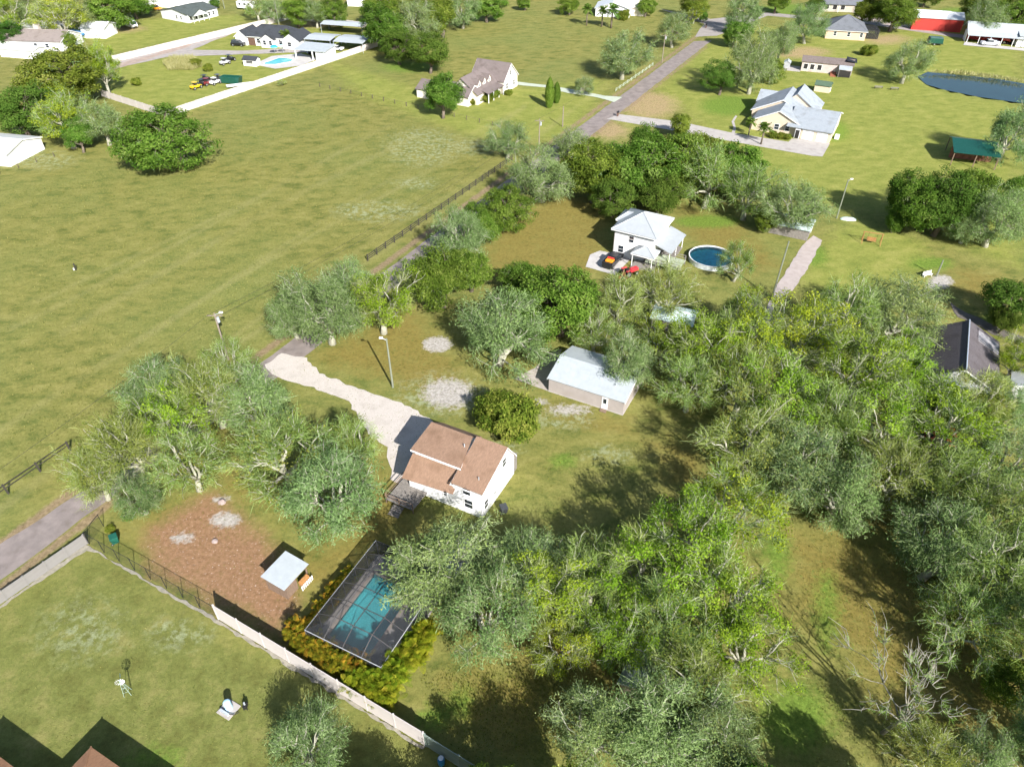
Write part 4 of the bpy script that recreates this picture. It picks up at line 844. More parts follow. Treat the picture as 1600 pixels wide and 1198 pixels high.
# ---------------------------------------------------------------- vehicles
tyre = mat('tyre_rubber', (.018, .018, .018), .9, .2, 3); rim = mat('wheel_rim', (.4, .4, .4), .35, .1, 3, metal=.5)
PAINT = {}
def paint(c, nm): return mat('paint_' + nm, c, .3, .04, 1.5, spec=.6)
def wheel(parent, x, y, r=.36, w=.24):
    o = MB().tube([(x, y-w/2, r), (x, y+w/2, r)], r, 14).obj('wheel', tyre, parent); MB().tube([(x, y-w/2-.015, r), (x, y+w/2+.015, r)], r*.6, 10).obj('rim', rim, o)
def vehicle(kind, label, x, y, ang, c, cn, L=4.7, W=1.85, z=.05, load=None, name=None, cat=None):
    pm = paint(c, cn); b = G(x, y); r = empty(name or {'car':'parked_car','suv':'parked_car','pickup':'pickup_truck','van':'parked_van'}[kind], (b.x, b.y, z), R_(ang), label, cat or {'car':'car','suv':'car','pickup':'pickup','van':'van'}[kind])
    h = L/2; w = W/2
    if kind == 'van':
        MB().prism([(-h, .4), (h, .4), (h, 1.2), (h-.7, 2.3), (h-1.1, 2.55), (-h+.1, 2.55), (-h, 2.3)], 't', -w, w).obj('body', pm, r, bevel=.08)
        MB().prism([(h-.06, 1.3), (h+.005, 1.3), (h-.62, 2.2), (h-.68, 2.2)], 't', -w+.15, w-.15).obj('windscreen', glass, r)
        for y_ in (-1, 1): MB().box(-h*.6, h*.55, w-.02 if y_ > 0 else -w-.015, w+.015 if y_ > 0 else -w+.02, 1.5, 2.1).obj('side_window', glass, r)
    else:
        hood = {'car': .95, 'suv': 1.05, 'pickup': 1.1}[kind]; top = {'car': 1.45, 'suv': 1.8, 'pickup': 1.8}[kind]
        MB().prism([(-h, .35), (h-.1, .35), (h, .6), (h-.06, hood-.12), (h-.25, hood), (-h+.08, hood), (-h, hood-.15)], 't', -w, w).obj('body', pm, r, bevel=.07)
        x0, x1 = {'car': (-h+.5, h-1.2), 'suv': (-h+.1, h-1.25), 'pickup': (-.75, h-1.35)}[kind]
        cb = MB(); ins = .16
        cb.poly([(x0, -w+.05, hood), (x1, -w+.05, hood), (x1, w-.05, hood), (x0, w-.05, hood), (x0+.35*(kind != 'pickup')+.08, -w+ins, top-.06), (x1-.6, -w+ins, top-.06), (x1-.6, w-ins, top-.06), (x0+.35*(kind != 'pickup')+.08, w-ins, top-.06)], [(3,2,1,0),(4,5,6,7),(0,1,5,4),(1,2,6,5),(2,3,7,6),(3,0,4,7)]); cb.obj('cabin_glass', glass, r)
        MB().box(x0+.3*(kind != 'pickup')+.05, x1-.55, -w+ins-.02, w-ins+.02, top-.07, top).obj('cabin_roof', pm, r, bevel=.03)
        if kind == 'pickup':
            MB().box(-h+.1, -.85, -w+.12, w-.12, hood+.002, hood+.02).obj('bed_floor', dark, r)
            for q in ((-h+.02, -.8, -w, -w+.1), (-h+.02, -.8, w-.1, w), (-h+.02, -h+.1, -w+.1, w-.1)): MB().box(*q, hood-.02, hood+.28).obj('bed_side', pm, r)
        for y_ in (-.6, .6): MB().box(h-.03, h+.02, y_-.18, y_+.18, .62, .78).obj('headlight', trim, r)
    for a in (-h+.85, h-.85):
        for y_ in (-w+.1, w-.1): wheel(r, a, y_)
    return r
v = vehicle('pickup', 'black pickup with bright orange load parked beside the white two-storey house', 957, 412, 60, (.015,.015,.018), 'black', 5.3, 1.95)
MB().box(-2.0, -.9, -.7, .7, 1.13, 1.5).obj('orange_load', mat('orange_tarp', (.75,.28,.02), .7, .15, 2), v, bevel=.1); MB().box(-1.2, -.9, -.6, .6, 1.5, 1.7).obj('red_load', mat('red_plastic', (.6,.04,.04), .5, .1, 2), v)
vehicle('suv', 'black car parked at the left gable of the black-roofed house', 373, 72, -10, (.01,.011,.014), 'black', 4.8, 1.9)
vehicle('car', 'white car parked in front of the black-roofed house', 420, 72, -12, (.75,.75,.75), 'white', 4.6)
vehicle('car', 'white car parked by the right end of the pool pavilion', 527, 79, -15, (.75,.75,.75), 'white', 4.5)
vehicle('pickup', 'silver-white pickup parked in front of the open barn', 1545, 71, 172, (.6,.63,.68), 'silver', 5.6, 2.0)
vehicle('van', 'long white van parked on the farm grass, right of the white workshop', 202, 42, -38, (.78,.78,.77), 'white', 8.5, 2.4)
vehicle('pickup', 'white pickup in the farm row, right of the red truck', 218, 20, -30, (.75,.72,.7), 'white', 5.4)
vehicle('pickup', 'dull red truck in the farm row, left of the white pickup', 201, 21, -20, (.35,.05,.03), 'dullred', 5.6)
vehicle('suv', 'white utility car in the farm row nearest the dark trees', 182, 19, -25, (.72,.74,.78), 'white', 5.0)
vehicle('pickup', 'yellow-orange truck parked below the farm store at the top', 243, 16, -18, (.7,.3,.02), 'yellow', 5.6)
vehicle('car', 'dark blue car parked in front of the farm store at the top', 253, 9, 5, (.02,.05,.16), 'blue', 4.8)
vehicle('pickup', 'bright red truck parked near the pale farm store at the top', 281, 8, 10, (.55,.05,.03), 'red', 5.6)
def buggy(label, x, y, ang, c, cn, seatc=(.03,.03,.03)):
    b = G(x, y); r = empty('off_road_buggy', (b.x, b.y, .03), R_(ang), label, 'buggy'); pm = paint(c, cn)
    MB().prism([(-1.6, .5), (1.6, .5), (1.7, .8), (1.2, 1.05), (.5, 1.1), (-1.6, 1.15)], 't', -.7, .7).obj('body', pm, r, bevel=.06)
    for y_ in (-.35, .35): MB().box(-.5, .1, y_-.25, y_+.25, 1.0, 1.5).obj('seat', mat('seat_vinyl', (.04,.04,.04), .7, .1, 2), r)
    for a, b_ in (((.7,1.05),(.3,1.9)), ((-.9,1.1),(-.8,1.9))):
        for y_ in (-.68, .68): MB().tube([(a[0], y_, a[1]), (b_[0], y_, b_[1])], .04, 6).obj('roll_bar', black, r)
    MB().box(-.85, .35, -.7, .7, 1.88, 1.95).obj('canopy', pm, r)
    for a in (-1.15, 1.15):
        for y_ in (-.75, .75): wheel(r, a, y_, .42, .3)
    return r
buggy('yellow off-road buggy at the left end of the row on the compound lawn', 307, 139, 60, (.7,.45,.02), 'loader_yellow')
buggy('black off-road buggy next to the yellow one on the compound lawn', 317, 135, 62, (.03,.03,.035), 'black')
buggy('dark red off-road buggy in the middle of the row on the compound lawn', 325, 133, 62, (.2,.03,.03), 'maroon')
buggy('black roofed buggy behind the red one in the row on the compound lawn', 322, 128, 62, (.025,.025,.03), 'black'); buggy('dark grey buggy behind the white one in the row on the compound lawn', 343, 127, 62, (.06,.06,.065), 'charcoal')
buggy('white off-road buggy at the right end of the row on the compound lawn', 337, 132, 60, (.7,.7,.72), 'white')
buggy('white-topped black buggy parked alone above the row of buggies', 352, 101, 55, (.55,.55,.57), 'pearl'); buggy('black buggy touching the white-topped one above the row', 360, 96, 55, (.02,.02,.025), 'black')
def camper(label, x, y, ang, L=7.0):
    b = G(x, y); r = empty('camper_trailer', (b.x, b.y, .03), R_(ang), label, 'camper'); h = L/2
    MB().prism([(-h, .7), (h-.5, .5), (h, 1.3), (h-.3, 2.9), (-h+.2, 3.0), (-h, 2.8)], 't', -1.2, 1.2).obj('body', trim, r, bevel=.1)
    for a in (-h*.6, 0, h*.5): MB().box(a-.45, a+.45, -1.23, -1.19, 1.7, 2.4).obj('window', glass, r)
    for a in (-.5, .5):
        for y_ in (-1.05, 1.05): wheel(r, a, y_, .34)
    MB().tube([(h-.5, 0, .55), (h+1.2, 0, .5)], .06, 6).obj('hitch', black, r)
camper('white camper trailer on the grass at the top edge, right of the pole', 386, 15, -12)
b = G(363, 130); r = empty('green_skip', (b.x, b.y, 0), R_(-10), 'dark green metal skip right of the buggies on the compound lawn', 'skip'); gp_ = paint((.01,.07,.05), 'darkgreen')
MB().prism([(-2.6, .2), (2.6, .2), (3.0, 1.9), (-3.0, 1.9)], 't', -1.2, -1.1).obj('side', gp_, r); MB().prism([(-2.6, .2), (2.6, .2), (3.0, 1.9), (-3.0, 1.9)], 't', 1.1, 1.2).obj('side', gp_, r); MB().box(-2.6, 2.6, -1.1, 1.1, .2, .3).obj('floor', gp_, r)
for s1 in (-1, 1): MB().prism([(s1*2.6, .2), (s1*2.5, .2), (s1*2.9, 1.9), (s1*3.0, 1.9)], 't', -1.1, 1.1).obj('end_plate', gp_, r)
for x in (-1.5, 0, 1.5): MB().box(x-.08, x+.08, -1.28, -1.2, .25, 1.9).obj('rib', gp_, r)
b = G(385, 134); r = empty('flat_trailer', (b.x, b.y, 0), R_(25), 'long white flat trailer lying along the inside of the compound wall', 'trailer'); MB().box(-5.5, 5.5, -1.1, 1.1, .5, .62).obj('bed', trim, r)
for a in (-1, 1):
    for y_ in (-1, 1): wheel(r, a, y_*.95, .3)
b = G(1459, 70); r = empty('box_trailer', (b.x, b.y, 0), R_(-12), 'dark green covered trailer on the lawn below the red barn', 'trailer'); MB().prism([(-2.4, .6), (2.4, .6), (2.2, 2.4), (-2.0, 2.4)], 't', -1.3, 1.3).obj('cover', gp_, r, bevel=.12); MB().box(-2.4, 2.6, -1.25, 1.25, .45, .6).obj('chassis', black, r)
for y_ in (-1.2, 1.2): wheel(r, -.2, y_, .35)
b = G(121, 60); r = empty('covered_boat', (b.x, b.y, 0), R_(-25), 'boat under a blue tarpaulin left of the white workshop', 'boat'); bt = mat('blue_tarpaulin', (.06,.2,.42), .5, .25, 1.5, .5, 3)
MB().prism([(-3.2, .6), (2.4, .6), (3.4, 1.5), (1.5, 2.3), (-1.5, 2.7), (-3.3, 1.8)], 't', -1.2, 1.2).obj('tarpaulin', bt, r, bevel=.25); MB().box(-2.6, 2.6, -.6, .6, .35, .55).obj('trailer_frame', galv, r)
for y_ in (-.9, .9): wheel(r, -.6, y_, .3)
def tractor(label, x, y, ang, c, cn, s=1.0):
    b = G(x, y); r = empty('small_tractor', (b.x, b.y, 0), R_(ang), label, 'tractor'); r.scale = (s, s, s); pm = paint(c, cn)
    MB().box(.1, 1.5, -.35, .35, .6, 1.15).obj('hood', pm, r, bevel=.06); MB().box(-1.0, .1, -.5, .5, .55, .8).obj('chassis', pm, r); MB().box(-.8, -.3, -.28, .28, .8, 1.3).obj('seat', dark, r)
    for y_ in (-.62, .62): wheel(r, -.7, y_, .6, .32); MB().box(-1.2, -.2, y_-.2, y_+.2, 1.2, 1.27).obj('fender', pm, r)
    for y_ in (-.5, .5): wheel(r, 1.1, y_, .34, .2)
    MB().tube([(-.1, 0, .8), (.1, 0, 1.4)], .03, 6).obj('steering_column', black, r)
tractor('red ride-on tractor on the grass below the black pickup', 983, 430, 30, (.6,.04,.05), 'crimson', 1.1); tractor('orange-red ride-on mower just left of the red tractor', 973, 440, 80, (.55,.09,.02), 'orangered', .9)
tractor('red tractor standing under the open barn beside the pickup', 1576, 69, 160, (.5,.04,.03), 'red', 1.5)
tractor('red garden tractor glimpsed under bright green trees, left one', 1453, 690, 20, (.6,.05,.03), 'red', 1.2); tractor('red garden tractor glimpsed under bright green trees, right one', 1484, 694, 70, (.6,.05,.03), 'red', 1.2)

# ---------------------------------------------------------------- small things
def bin_(label, x, y, ang, m):
    b = G(x, y); r = empty('wheeled_bin', (b.x, b.y, 0), R_(ang), label, 'bin'); r.scale = (.75, .75, .75)
    MB().poly([(-.42,-.42,.1),(.42,-.42,.1),(.42,.42,.1),(-.42,.42,.1),(-.55,-.55,1.25),(.55,-.55,1.25),(.55,.55,1.25),(-.55,.55,1.25)], [(3,2,1,0),(4,5,6,7),(0,1,5,4),(1,2,6,5),(2,3,7,6),(3,0,4,7)]).obj('body', m, r, bevel=.05)
    MB().prism([(-.6, 1.26), (.6, 1.26), (.55, 1.4), (-.5, 1.46)], 't', -.6, .6).obj('lid', m, r, bevel=.03)
    for y_ in (-.4, .4): wheel(r, -.5, y_, .16, .08)
bg = mat('green_plastic', (.015,.1,.07), .45, .1, 2)
bin_('dark green wheeled bin by the chain-link fence corner at the road', 181, 847, 35, bg); bin_('dark grey bin by the right wall of the main white house', 787, 800, 20, mat('grey_plastic', (.05,.055,.06), .5, .1, 2))
b = G(357.5, 1108); r = empty('water_tank', (b.x, b.y, 0), R_(-28), 'pale blue pressure tank on a square concrete pad on the near lawn', 'tank')
MB().box(-.75, .75, -.75, .75, 0, .1).obj('pad', concrete, r); MB().cyl(0, .1, .1, 1.15, .33, k=18).obj('tank', mat('pale_blue_paint', (.45,.68,.85), .4, .05, 2), r, smooth=False); MB().dome(0, .1, 1.15, .33, .33, .18, 18, 4).obj('tank_top', MATS['pale_blue_paint'], r, smooth=True); MB().box(-.5, .5, -.55, -.35, .1, .4).obj('pump', galv, r); MB().tube([(.3,-.4,.25),(.9,-.2,.25),(1.1,.2,.2)], .04, 6).obj('pipe', black, r)
b = G(385, 1106); r = empty('garden_pump', (b.x, b.y, 0), 0, 'small black pump on legs just right of the pale blue tank', 'pump'); MB().box(-.18, .18, -.25, .25, .25, .7).obj('housing', black, r, bevel=.04); MB().cyl(0, 0, .7, 1.0, .08, k=8).obj('cap', galv, r)
for a in (-.15, .15): MB().box(a-.03, a+.03, -.2, -.14, 0, .25).obj('leg', black, r)
b = G(200, 1083); r = empty('ornamental_windmill', (b.x, b.y, 0), R_(20), 'small ornamental farm windmill on the near lawn', 'windmill'); wm = mat('windmill_paint', (.3,.4,.34), .5, .1, 2)
for k in range(4):
    a = math.pi/4 + k*math.pi/2; MB().tube([(.42*math.cos(a), .42*math.sin(a), 0), (.06*math.cos(a), .06*math.sin(a), 2.2)], .022, 5).obj('leg', wm, r)
for z in (.6, 1.2, 1.7):
    q = .42 - (.36*z/2.2)
    for k in range(4):
        a, a2 = math.pi/4 + k*math.pi/2, math.pi/4 + (k+1)*math.pi/2; MB().tube([(q*math.cos(a), q*math.sin(a), z), (q*math.cos(a2), q*math.sin(a2), z)], .014, 4).obj('brace', wm, r)
hub = MB().tube([(0,-.1,2.25),(0,.15,2.25)], .06, 8).obj('hub', wm, r)
for k in range(12):
    a = 2*math.pi*k/12; c, s = math.cos(a), math.sin(a); mb = MB(); mb.poly([(.1*c,-.12,2.25+.1*s), (.42*c-.07*s,-.1,2.25+.42*s+.07*c), (.42*c+.07*s,-.15,2.25+.42*s-.07*c)], [(0,1,2)]); mb.obj('blade', mat('blade_metal', (.7,.72,.7), .4, .05, 3), hub)
MB().poly([(0,.15,2.25),(0,.55,2.42),(0,.75,2.42),(0,.75,2.08),(0,.55,2.08)], [(0,1,2,3,4)]).obj('tail_vane', wm, r)
b = G(1360, 380); r = empty('wooden_swing', (b.x, b.y, 0), R_(-20), 'orange timber swing frame on the lawn below the pale lamp pole', 'swing'); ow = mat('orange_timber', (.32,.17,.06), .8, .15, 3)
for x in (-1.6, 1.6):
    for y_ in (-.8, .8): MB().tube([(x, y_, 0), (x, 0, 2.1)], .07, 6).obj('leg', ow, r)
MB().tube([(-1.8,0,2.1),(1.8,0,2.1)], .08, 6).obj('top_beam', ow, r); MB().box(-.8, .8, -.3, .3, .55, .62).obj('seat', ow, r); MB().box(-.8, .8, .28, .34, .62, 1.1).obj('backrest', ow, r)
for x in (-.75, .75): MB().tube([(x,0,.6),(x,0,2.1)], .015, 4).obj('rope', black, r)
def mailbox(label, x, y):
    b = G(x, y); r = empty('mailbox', (b.x, b.y, 0), R_(-28), label, 'mailbox'); MB().box(-.2, .2, -.2, .2, 0, 1.0).obj('post', mat('mailbox_brick', (.16,.1,.08), .9, .2, 3), r); MB().prism([(-.25, 1.0), (.25, 1.0), (.25, 1.25), (0, 1.4), (-.25, 1.25)], 't', -.35, .35).obj('box', black, r)
mailbox('dark mailbox on a brick post where the tan house drive meets the road', 965, 182); mailbox('small mailbox at the far end of the straight road', 1103, 44)
b = G(1325, 343); r = empty('rowing_boat', (b.x, b.y, 0), R_(-10), 'small pale upturned boat on the grass at the foot of the pale lamp pole', 'boat'); MB().dome(0, 0, 0, 1.6, .7, .5, 14, 4).obj('hull', mat('pale_green_hull', (.5,.62,.56), .5, .1, 2), r, smooth=True); MB().tube([(-1.55, 0, .1), (0, 0, .53), (1.55, 0, .1)], .04, 6).obj('keel', greywood, r)
b = G(1448, 432); r = empty('white_bench', (b.x, b.y, 0), R_(20), 'pale bench at the upper end of the bare pale patch, right side', 'bench'); MB().box(-.9, .9, -.25, .25, .42, .48).obj('seat', trim, r); MB().box(-.9, .9, .2, .26, .48, .95).obj('backrest', trim, r)
for a in (-.8, .8): MB().box(a-.04, a+.04, -.22, .24, 0, .42).obj('leg', trim, r)
def cattle_block(label, x, y, s, m):
    b = G(x, y); bm = MB(); rr = random.Random(x); pts = []
    bm.dome(0, 0, 0, s, s*.8, s*.9, 9, 3); bm.v = [(v[0]*rr.uniform(.85,1.15), v[1]*rr.uniform(.85,1.15), v[2]*rr.uniform(.85,1.15)) for v in bm.v]
    o = bm.obj('boulder', m); o.location = b; tag(o, label, 'rock')
stone = mat('pinkish_stone', (.3,.24,.22), .9, .2, 3, .4, 6)
cattle_block('pale boulder at the top of the red dirt yard', 347, 785, .5, stone); cattle_block('small pale boulder below the white sand patch in the dirt yard', 336, 846, .4, stone)
b = G(119, 422); r = empty('pasture_hydrant', (b.x, b.y, 0), 0, 'small lone post standing in the open pasture', 'post'); MB().box(-.09,.09,-.09,.09,0,1.3).obj('post', dk, r); MB().cyl(-.35, 0, 0, .4, .1, k=8).obj('tap', trim, r)
b = G(690, 1192); r = empty('blue_barrel', (b.x, b.y, 0), 0, 'blue plastic barrel beside the shaded fence at the bottom edge', 'barrel'); bb = mat('blue_plastic', (.03,.2,.4), .4, .1, 2); MB().tube([(0,0,0),(0,0,.15),(0,0,.5),(0,0,.85),(0,0,1.0)], [.27,.3,.32,.3,.26], 16).obj('body', bb, r, smooth=True); MB().cyl(0,0,1.0,1.03,.22,k=16).obj('lid', trim, r)
for k, (x, y, lab) in enumerate(((1372,139,'left black goal-like frame on the lawn left of the pond'), (1397,141,'right black goal-like frame on the lawn left of the pond'))):
    b = G(x, y); r = empty('fire_ring_frame', (b.x, b.y, 0), R_(-10), lab, 'frame')
    for a in (-1, 1): MB().cyl(a, 0, 0, .7, .08, k=6).obj('post', dk, r)
    MB().box(-1, 1, -.04, .04, .3, .38).obj('rail', greywood, r); MB().box(-1.1, 1.1, -.35, .35, .66, .72).obj('board', greywood, r)
# ---------------------------------------------------------------- trees
bark = mat('pale_lichen_bark', (.37, .36, .28), .95, .25, 2.5, .5, 9)
darkbark = mat('brown_bark', (.16, .13, .1), .95, .25, 2.5, .5, 9)
deadwood = mat('bleached_wood', (.26, .245, .195), .9, .15, 3)
F_oak = foliage('oak_leaves', [(0, (.055, .105, .013)), (.45, (.125, .205, .028)), (.8, (.205, .29, .048)), (1, (.3, .37, .09))])
F_sage = foliage('sage_leaves', [(0, (.09, .145, .04)), (.5, (.18, .26, .08)), (1, (.3, .38, .15))])
F_moss = foliage('spanish_moss', [(0, (.105, .17, .055)), (.5, (.225, .32, .12)), (1, (.37, .475, .225))], .3, .03, .25)
F_twig = foliage('lichen_twigs', [(0, (.1, .155, .024)), (.5, (.215, .3, .066)), (1, (.385, .47, .175))], .2, .04, .3)
F_lime = foliage('spring_leaves', [(0, (.11, .185, .012)), (.5, (.24, .34, .024)), (1, (.4, .49, .055))], .45, .05, .3)
F_olive = foliage('olive_leaves', [(0, (.065, .1, .015)), (.5, (.15, .19, .03)), (1, (.28, .3, .06))], .35, .05, .3)
F_dark = foliage('dark_evergreen', [(0, (.036, .075, .012)), (.5, (.075, .14, .022)), (1, (.14, .215, .04))], .3, .05, .3)
F_bush = foliage('shrub_leaves', [(0, (.06, .11, .014)), (.5, (.16, .22, .028)), (1, (.33, .34, .07))], .35, .05, .2)
F_palm = foliage('palm_fronds', [(0, (.05, .1, .015)), (.5, (.11, .19, .03)), (1, (.2, .28, .06))])
F_arel = foliage('areca_lime', [(0, (.09, .15, .01)), (.5, (.22, .27, .018)), (1, (.42, .4, .04))], .4, .05, .25)
F_areo = foliage('areca_orange', [(0, (.07, .09, .01)), (.4, (.18, .19, .016)), (.72, (.31, .24, .02)), (1, (.46, .25, .03))], .35, .05, .3)

def slivers(name, parts, m):
    """parts: list of (centre, axis, length, width, tint) arrays -> one mesh of leaf-shaped faces"""
    c = np.concatenate([p[0] for p in parts]); a = np.concatenate([p[1] for p in parts]); L = np.concatenate([p[2] for p in parts]); W = np.concatenate([p[3] for p in parts]); t = np.concatenate([p[4] for p in parts])
    n = len(c); a = a / np.linalg.norm(a, axis=1)[:, None]
    nr = np.concatenate([p[5] for p in parts]); b = np.cross(a, nr); b /= np.linalg.norm(b, axis=1)[:, None] + 1e-9
    v = np.stack([c - a*L[:, None]/2, c + b*W[:, None]/2 + a*L[:, None]*.05, c + a*L[:, None]/2, c - b*W[:, None]/2 + a*L[:, None]*.05], 1).reshape(-1, 3)
    me = bpy.data.meshes.new(name); me.vertices.add(4*n); me.vertices.foreach_set('co', v.astype(np.float32).ravel())
    me.loops.add(4*n); me.loops.foreach_set('vertex_index', np.arange(4*n)); me.polygons.add(n)
    me.polygons.foreach_set('loop_start', np.arange(0, 4*n, 4)); me.polygons.foreach_set('loop_total', np.full(n, 4)); me.update(calc_edges=True)
    at = me.attributes.new('tint', 'FLOAT', 'FACE'); at.data.foreach_set('value', np.clip(t, 0, 1).astype(np.float32)); me.materials.append(m); return me
def kmeans(P, k, rng, it=6):
    C = P[rng.choice(len(P), k, False)]
    for _ in range(it):
        d = ((P[:, None] - C[None]) ** 2).sum(2); l = d.argmin(1)
        for j in range(k):
            if (l == j).any(): C[j] = P[l == j].mean(0)
    return C, l
def curve(a, b, rng, wob, n=5, up=.0):
    p = np.array([a + (b-a)*t for t in np.linspace(0, 1, n)]); L = np.linalg.norm(b-a)
    w = rng.normal(0, wob*L, (n, 3)); w[0] = w[-1] = 0; p += w; p[:, 2] += up*L*np.sin(np.linspace(0, math.pi, n)); return p
def rdir(rng, n): d = rng.normal(size=(n, 3)); return d / np.linalg.norm(d, axis=1)[:, None]

def tree_proto(kind, seed):
    rng = np.random.default_rng(seed); R = 5.0
    K = dict(oak=(4.9, 3.9, 190, .45), moss=(4.6, 4.2, 165, .4), twig=(4.9, 4.4, 165, .35), lime=(5.2, 4.5, 165, .35), bush=(3.2, 3.2, 150, .5), dark=(5.2, 4.3, 170, .45), dead=(6.2, 4.4, 46, .2))[kind]
    zc, rz, nt_, rin = K
    # crown targets: lumpy ellipsoid shell
    lob = rdir(rng, 13); amp = rng.uniform(-.5, .38, 13)
    d = rdir(rng, nt_*3); d = d[d[:, 2] > (-.85 if kind in ('bush', 'dark', 'moss', 'oak') else -.72)][:nt_]
    lump = 1 + (np.maximum(0, d @ lob.T) ** 5 * amp).sum(1)
    lump = np.clip(lump, .45, 1.35)
    r = (rin + (1-rin) * rng.random(len(d)) ** .55) * lump
    T = d * r[:, None] * np.array([R, R*rng.uniform(.82, 1), rz]); T[:, 2] += zc
    fork = np.array([rng.normal(0, .25), rng.normal(0, .25), zc*rng.uniform(.3, .42) if kind not in ('bush',) else .6])
    C2, l2 = kmeans(T, 26, rng); C1, l1 = kmeans(C2, 7, rng)
    mb = MB(); r0 = .36 if kind != 'bush' else .22
    if kind == 'dead': r0 = .13
    mb.tube([Vector((0, 0, -.3)), Vector(fork*.5), Vector(fork)], [r0*1.35, r0, r0*.85], 8)
    center = np.array([0, 0, fork[2]])
    H1 = [fork + (C1[j]-fork)*.55 + np.array([0, 0, -.1]) for j in range(7)]
    for j in range(7): mb.tube([Vector(p) for p in curve(fork, H1[j], rng, .05, 5, .06)], list(np.linspace(r0*.55, r0*.28, 5)), 6)
    tips = []
    for i in range(26):
        h = H1[l1[i]]; e = h + (C2[i]-h)*.72; mb.tube([Vector(p) for p in curve(h, e, rng, .06, 4, .05)], list(np.linspace(r0*.28, r0*.13, 4)), 5)
        for k in np.where(l2 == i)[0]:
            q = curve(e, T[k], rng, .08, 4, .03); mb.tube([Vector(p) for p in q], list(np.linspace(r0*.13, .022, 4)), 3, False); tips.append(q)
            if kind == 'dead':
                for _ in range(5):
                    b0 = q[rng.integers(1, 4)]; b1 = b0 + (rdir(rng, 1)[0]*.8 + (T[k]-fork)/np.linalg.norm(T[k]-fork))*rng.uniform(.5, 1.0); mb.tube([Vector(p) for p in curve(b0, b1, rng, .1, 3)], [.035, .022, .01], 3, False)
    bm_ = {'oak': darkbark, 'dark': darkbark, 'dead': deadwood, 'bush': darkbark}.get(kind, bark)
    parts = {'trunk': mb.mesh('trunk', bm_, True, False)}
    tips = np.array(tips); ends = tips[:, -1]; cen = np.array([0, 0, zc*.85])
    n_ = len(ends); ct = rng.normal(.5, .17, n_)
    def leaves(per, spread, L, W, flat=.65, outb=.7, share=1.0, t0=0.0):
        sel = np.where(rng.random(n_) < share)[0]; idx = np.repeat(sel, per); n = len(idx)
        off = rdir(rng, n) * (rng.random(n) ** .45)[:, None] * spread; off[:, 2] *= flat
        c = ends[idx] + off; o = c - cen; o /= np.linalg.norm(o, axis=1)[:, None]
        nr = o*outb + rdir(rng, n)*.8 + np.array([0, 0, .25]); ax = np.cross(nr, rdir(rng, n))
        return (c, ax, L*rng.uniform(.65, 1.35, n), W*rng.uniform(.7, 1.3, n), ct[idx] + rng.normal(0, .17, n) + t0, nr)
    def twigs(per, L, W, droop, rad=.55, spread=.5, t0=0.0, share=1.0):
        sel = np.where(rng.random(n_) < share)[0]; idx = np.repeat(sel, per); n = len(idx)
        f = rng.random(n); sg = tips[idx]; j = np.minimum((f*3).astype(int), 2); w = (f*3-j)[:, None]; base = sg[np.arange(n), j]*(1-w) + sg[np.arange(n), j+1]*w
        o = base - cen; o /= np.linalg.norm(o, axis=1)[:, None]
        ax = o*rad + rdir(rng, n)*.75 + np.array([0, 0, -droop]); ax /= np.linalg.norm(ax, axis=1)[:, None]
        ln = L*rng.uniform(.5, 1.5, n); c = base + rdir(rng, n)*spread*(rng.random(n)**.6)[:, None] + ax*ln[:, None]*.4
        return (c, ax, ln, W*rng.uniform(.6, 1.4, n), ct[idx] + rng.normal(0, .2, n) + t0, rdir(rng, n))
    if kind == 'oak': parts['crown'] = slivers('crown', [leaves(120, 1.0, .27, .16)], F_oak); parts['moss'] = slivers('moss', [twigs(10, .8, .07, .8, share=.6)], F_moss)
    if kind == 'dark': parts['crown'] = slivers('crown', [leaves(125, 1.1, .27, .16)], F_dark)
    if kind == 'bush': parts['crown'] = slivers('crown', [leaves(130, 1.2, .42, .22, .8)], F_bush)
    if kind == 'moss': parts['crown'] = slivers('crown', [leaves(34, 1.0, .22, .12)], F_sage); parts['moss'] = slivers('moss', [twigs(60, .55, .042, .4, .3, .85), twigs(6, 1.2, .034, .0, .8, .3, .25)], F_moss)
    if kind == 'twig': parts['crown'] = slivers('crown', [leaves(26, .95, .2, .11, share=.6)], F_olive); parts['twigs'] = slivers('twigs', [twigs(52, .55, .03, .05, .35, .8), twigs(9, 1.3, .034, -.05, .8, .3, .3)], F_twig)
    if kind == 'lime': parts['crown'] = slivers('crown', [leaves(70, .85, .22, .14, share=.55)], F_lime); parts['twigs'] = slivers('twigs', [twigs(36, .55, .03, .08, .35, .8), twigs(7, 1.3, .034, -.05, .8, .3, .3)], F_twig)
    if kind == 'dead': parts['twigs'] = slivers('twigs', [twigs(34, .5, .02, 0, .8, .3)], F_twig)
    return parts, zc
def frond(rng, base, az, L, lift, droop, nl=16, lw=.09, ll=.6):
    s = np.linspace(.08, 1, nl); h = np.array([math.cos(az), math.sin(az)]); x = L*s*math.cos(lift); z = L*(s*math.sin(lift) - droop*s*s)
    p = np.stack([h[0]*x, h[1]*x, z], 1) + base; sd = np.array([-h[1], h[0], 0]); out = []
    tg = np.gradient(p, axis=0); tg /= np.linalg.norm(tg, axis=1)[:, None]
    for sg in (-1, 1):
        ax = sd*sg*.8 + tg*.65 + np.array([0, 0, -.25]); ax /= np.linalg.norm(ax, axis=1)[:, None]; l = ll*np.sin(np.pi*np.clip(s*.85+.12, 0, 1))**.6
        out.append((p + ax*l[:, None]*.5, ax, l, np.full(nl, lw), np.zeros(nl), np.cross(ax, tg) + np.array([0, 0, .6]) * 1))
    out.append((p, tg, np.full(nl, L/nl*1.3), np.full(nl, .05), np.zeros(nl), np.tile(np.array([.1, .1, 1]), (nl, 1))))
    return out
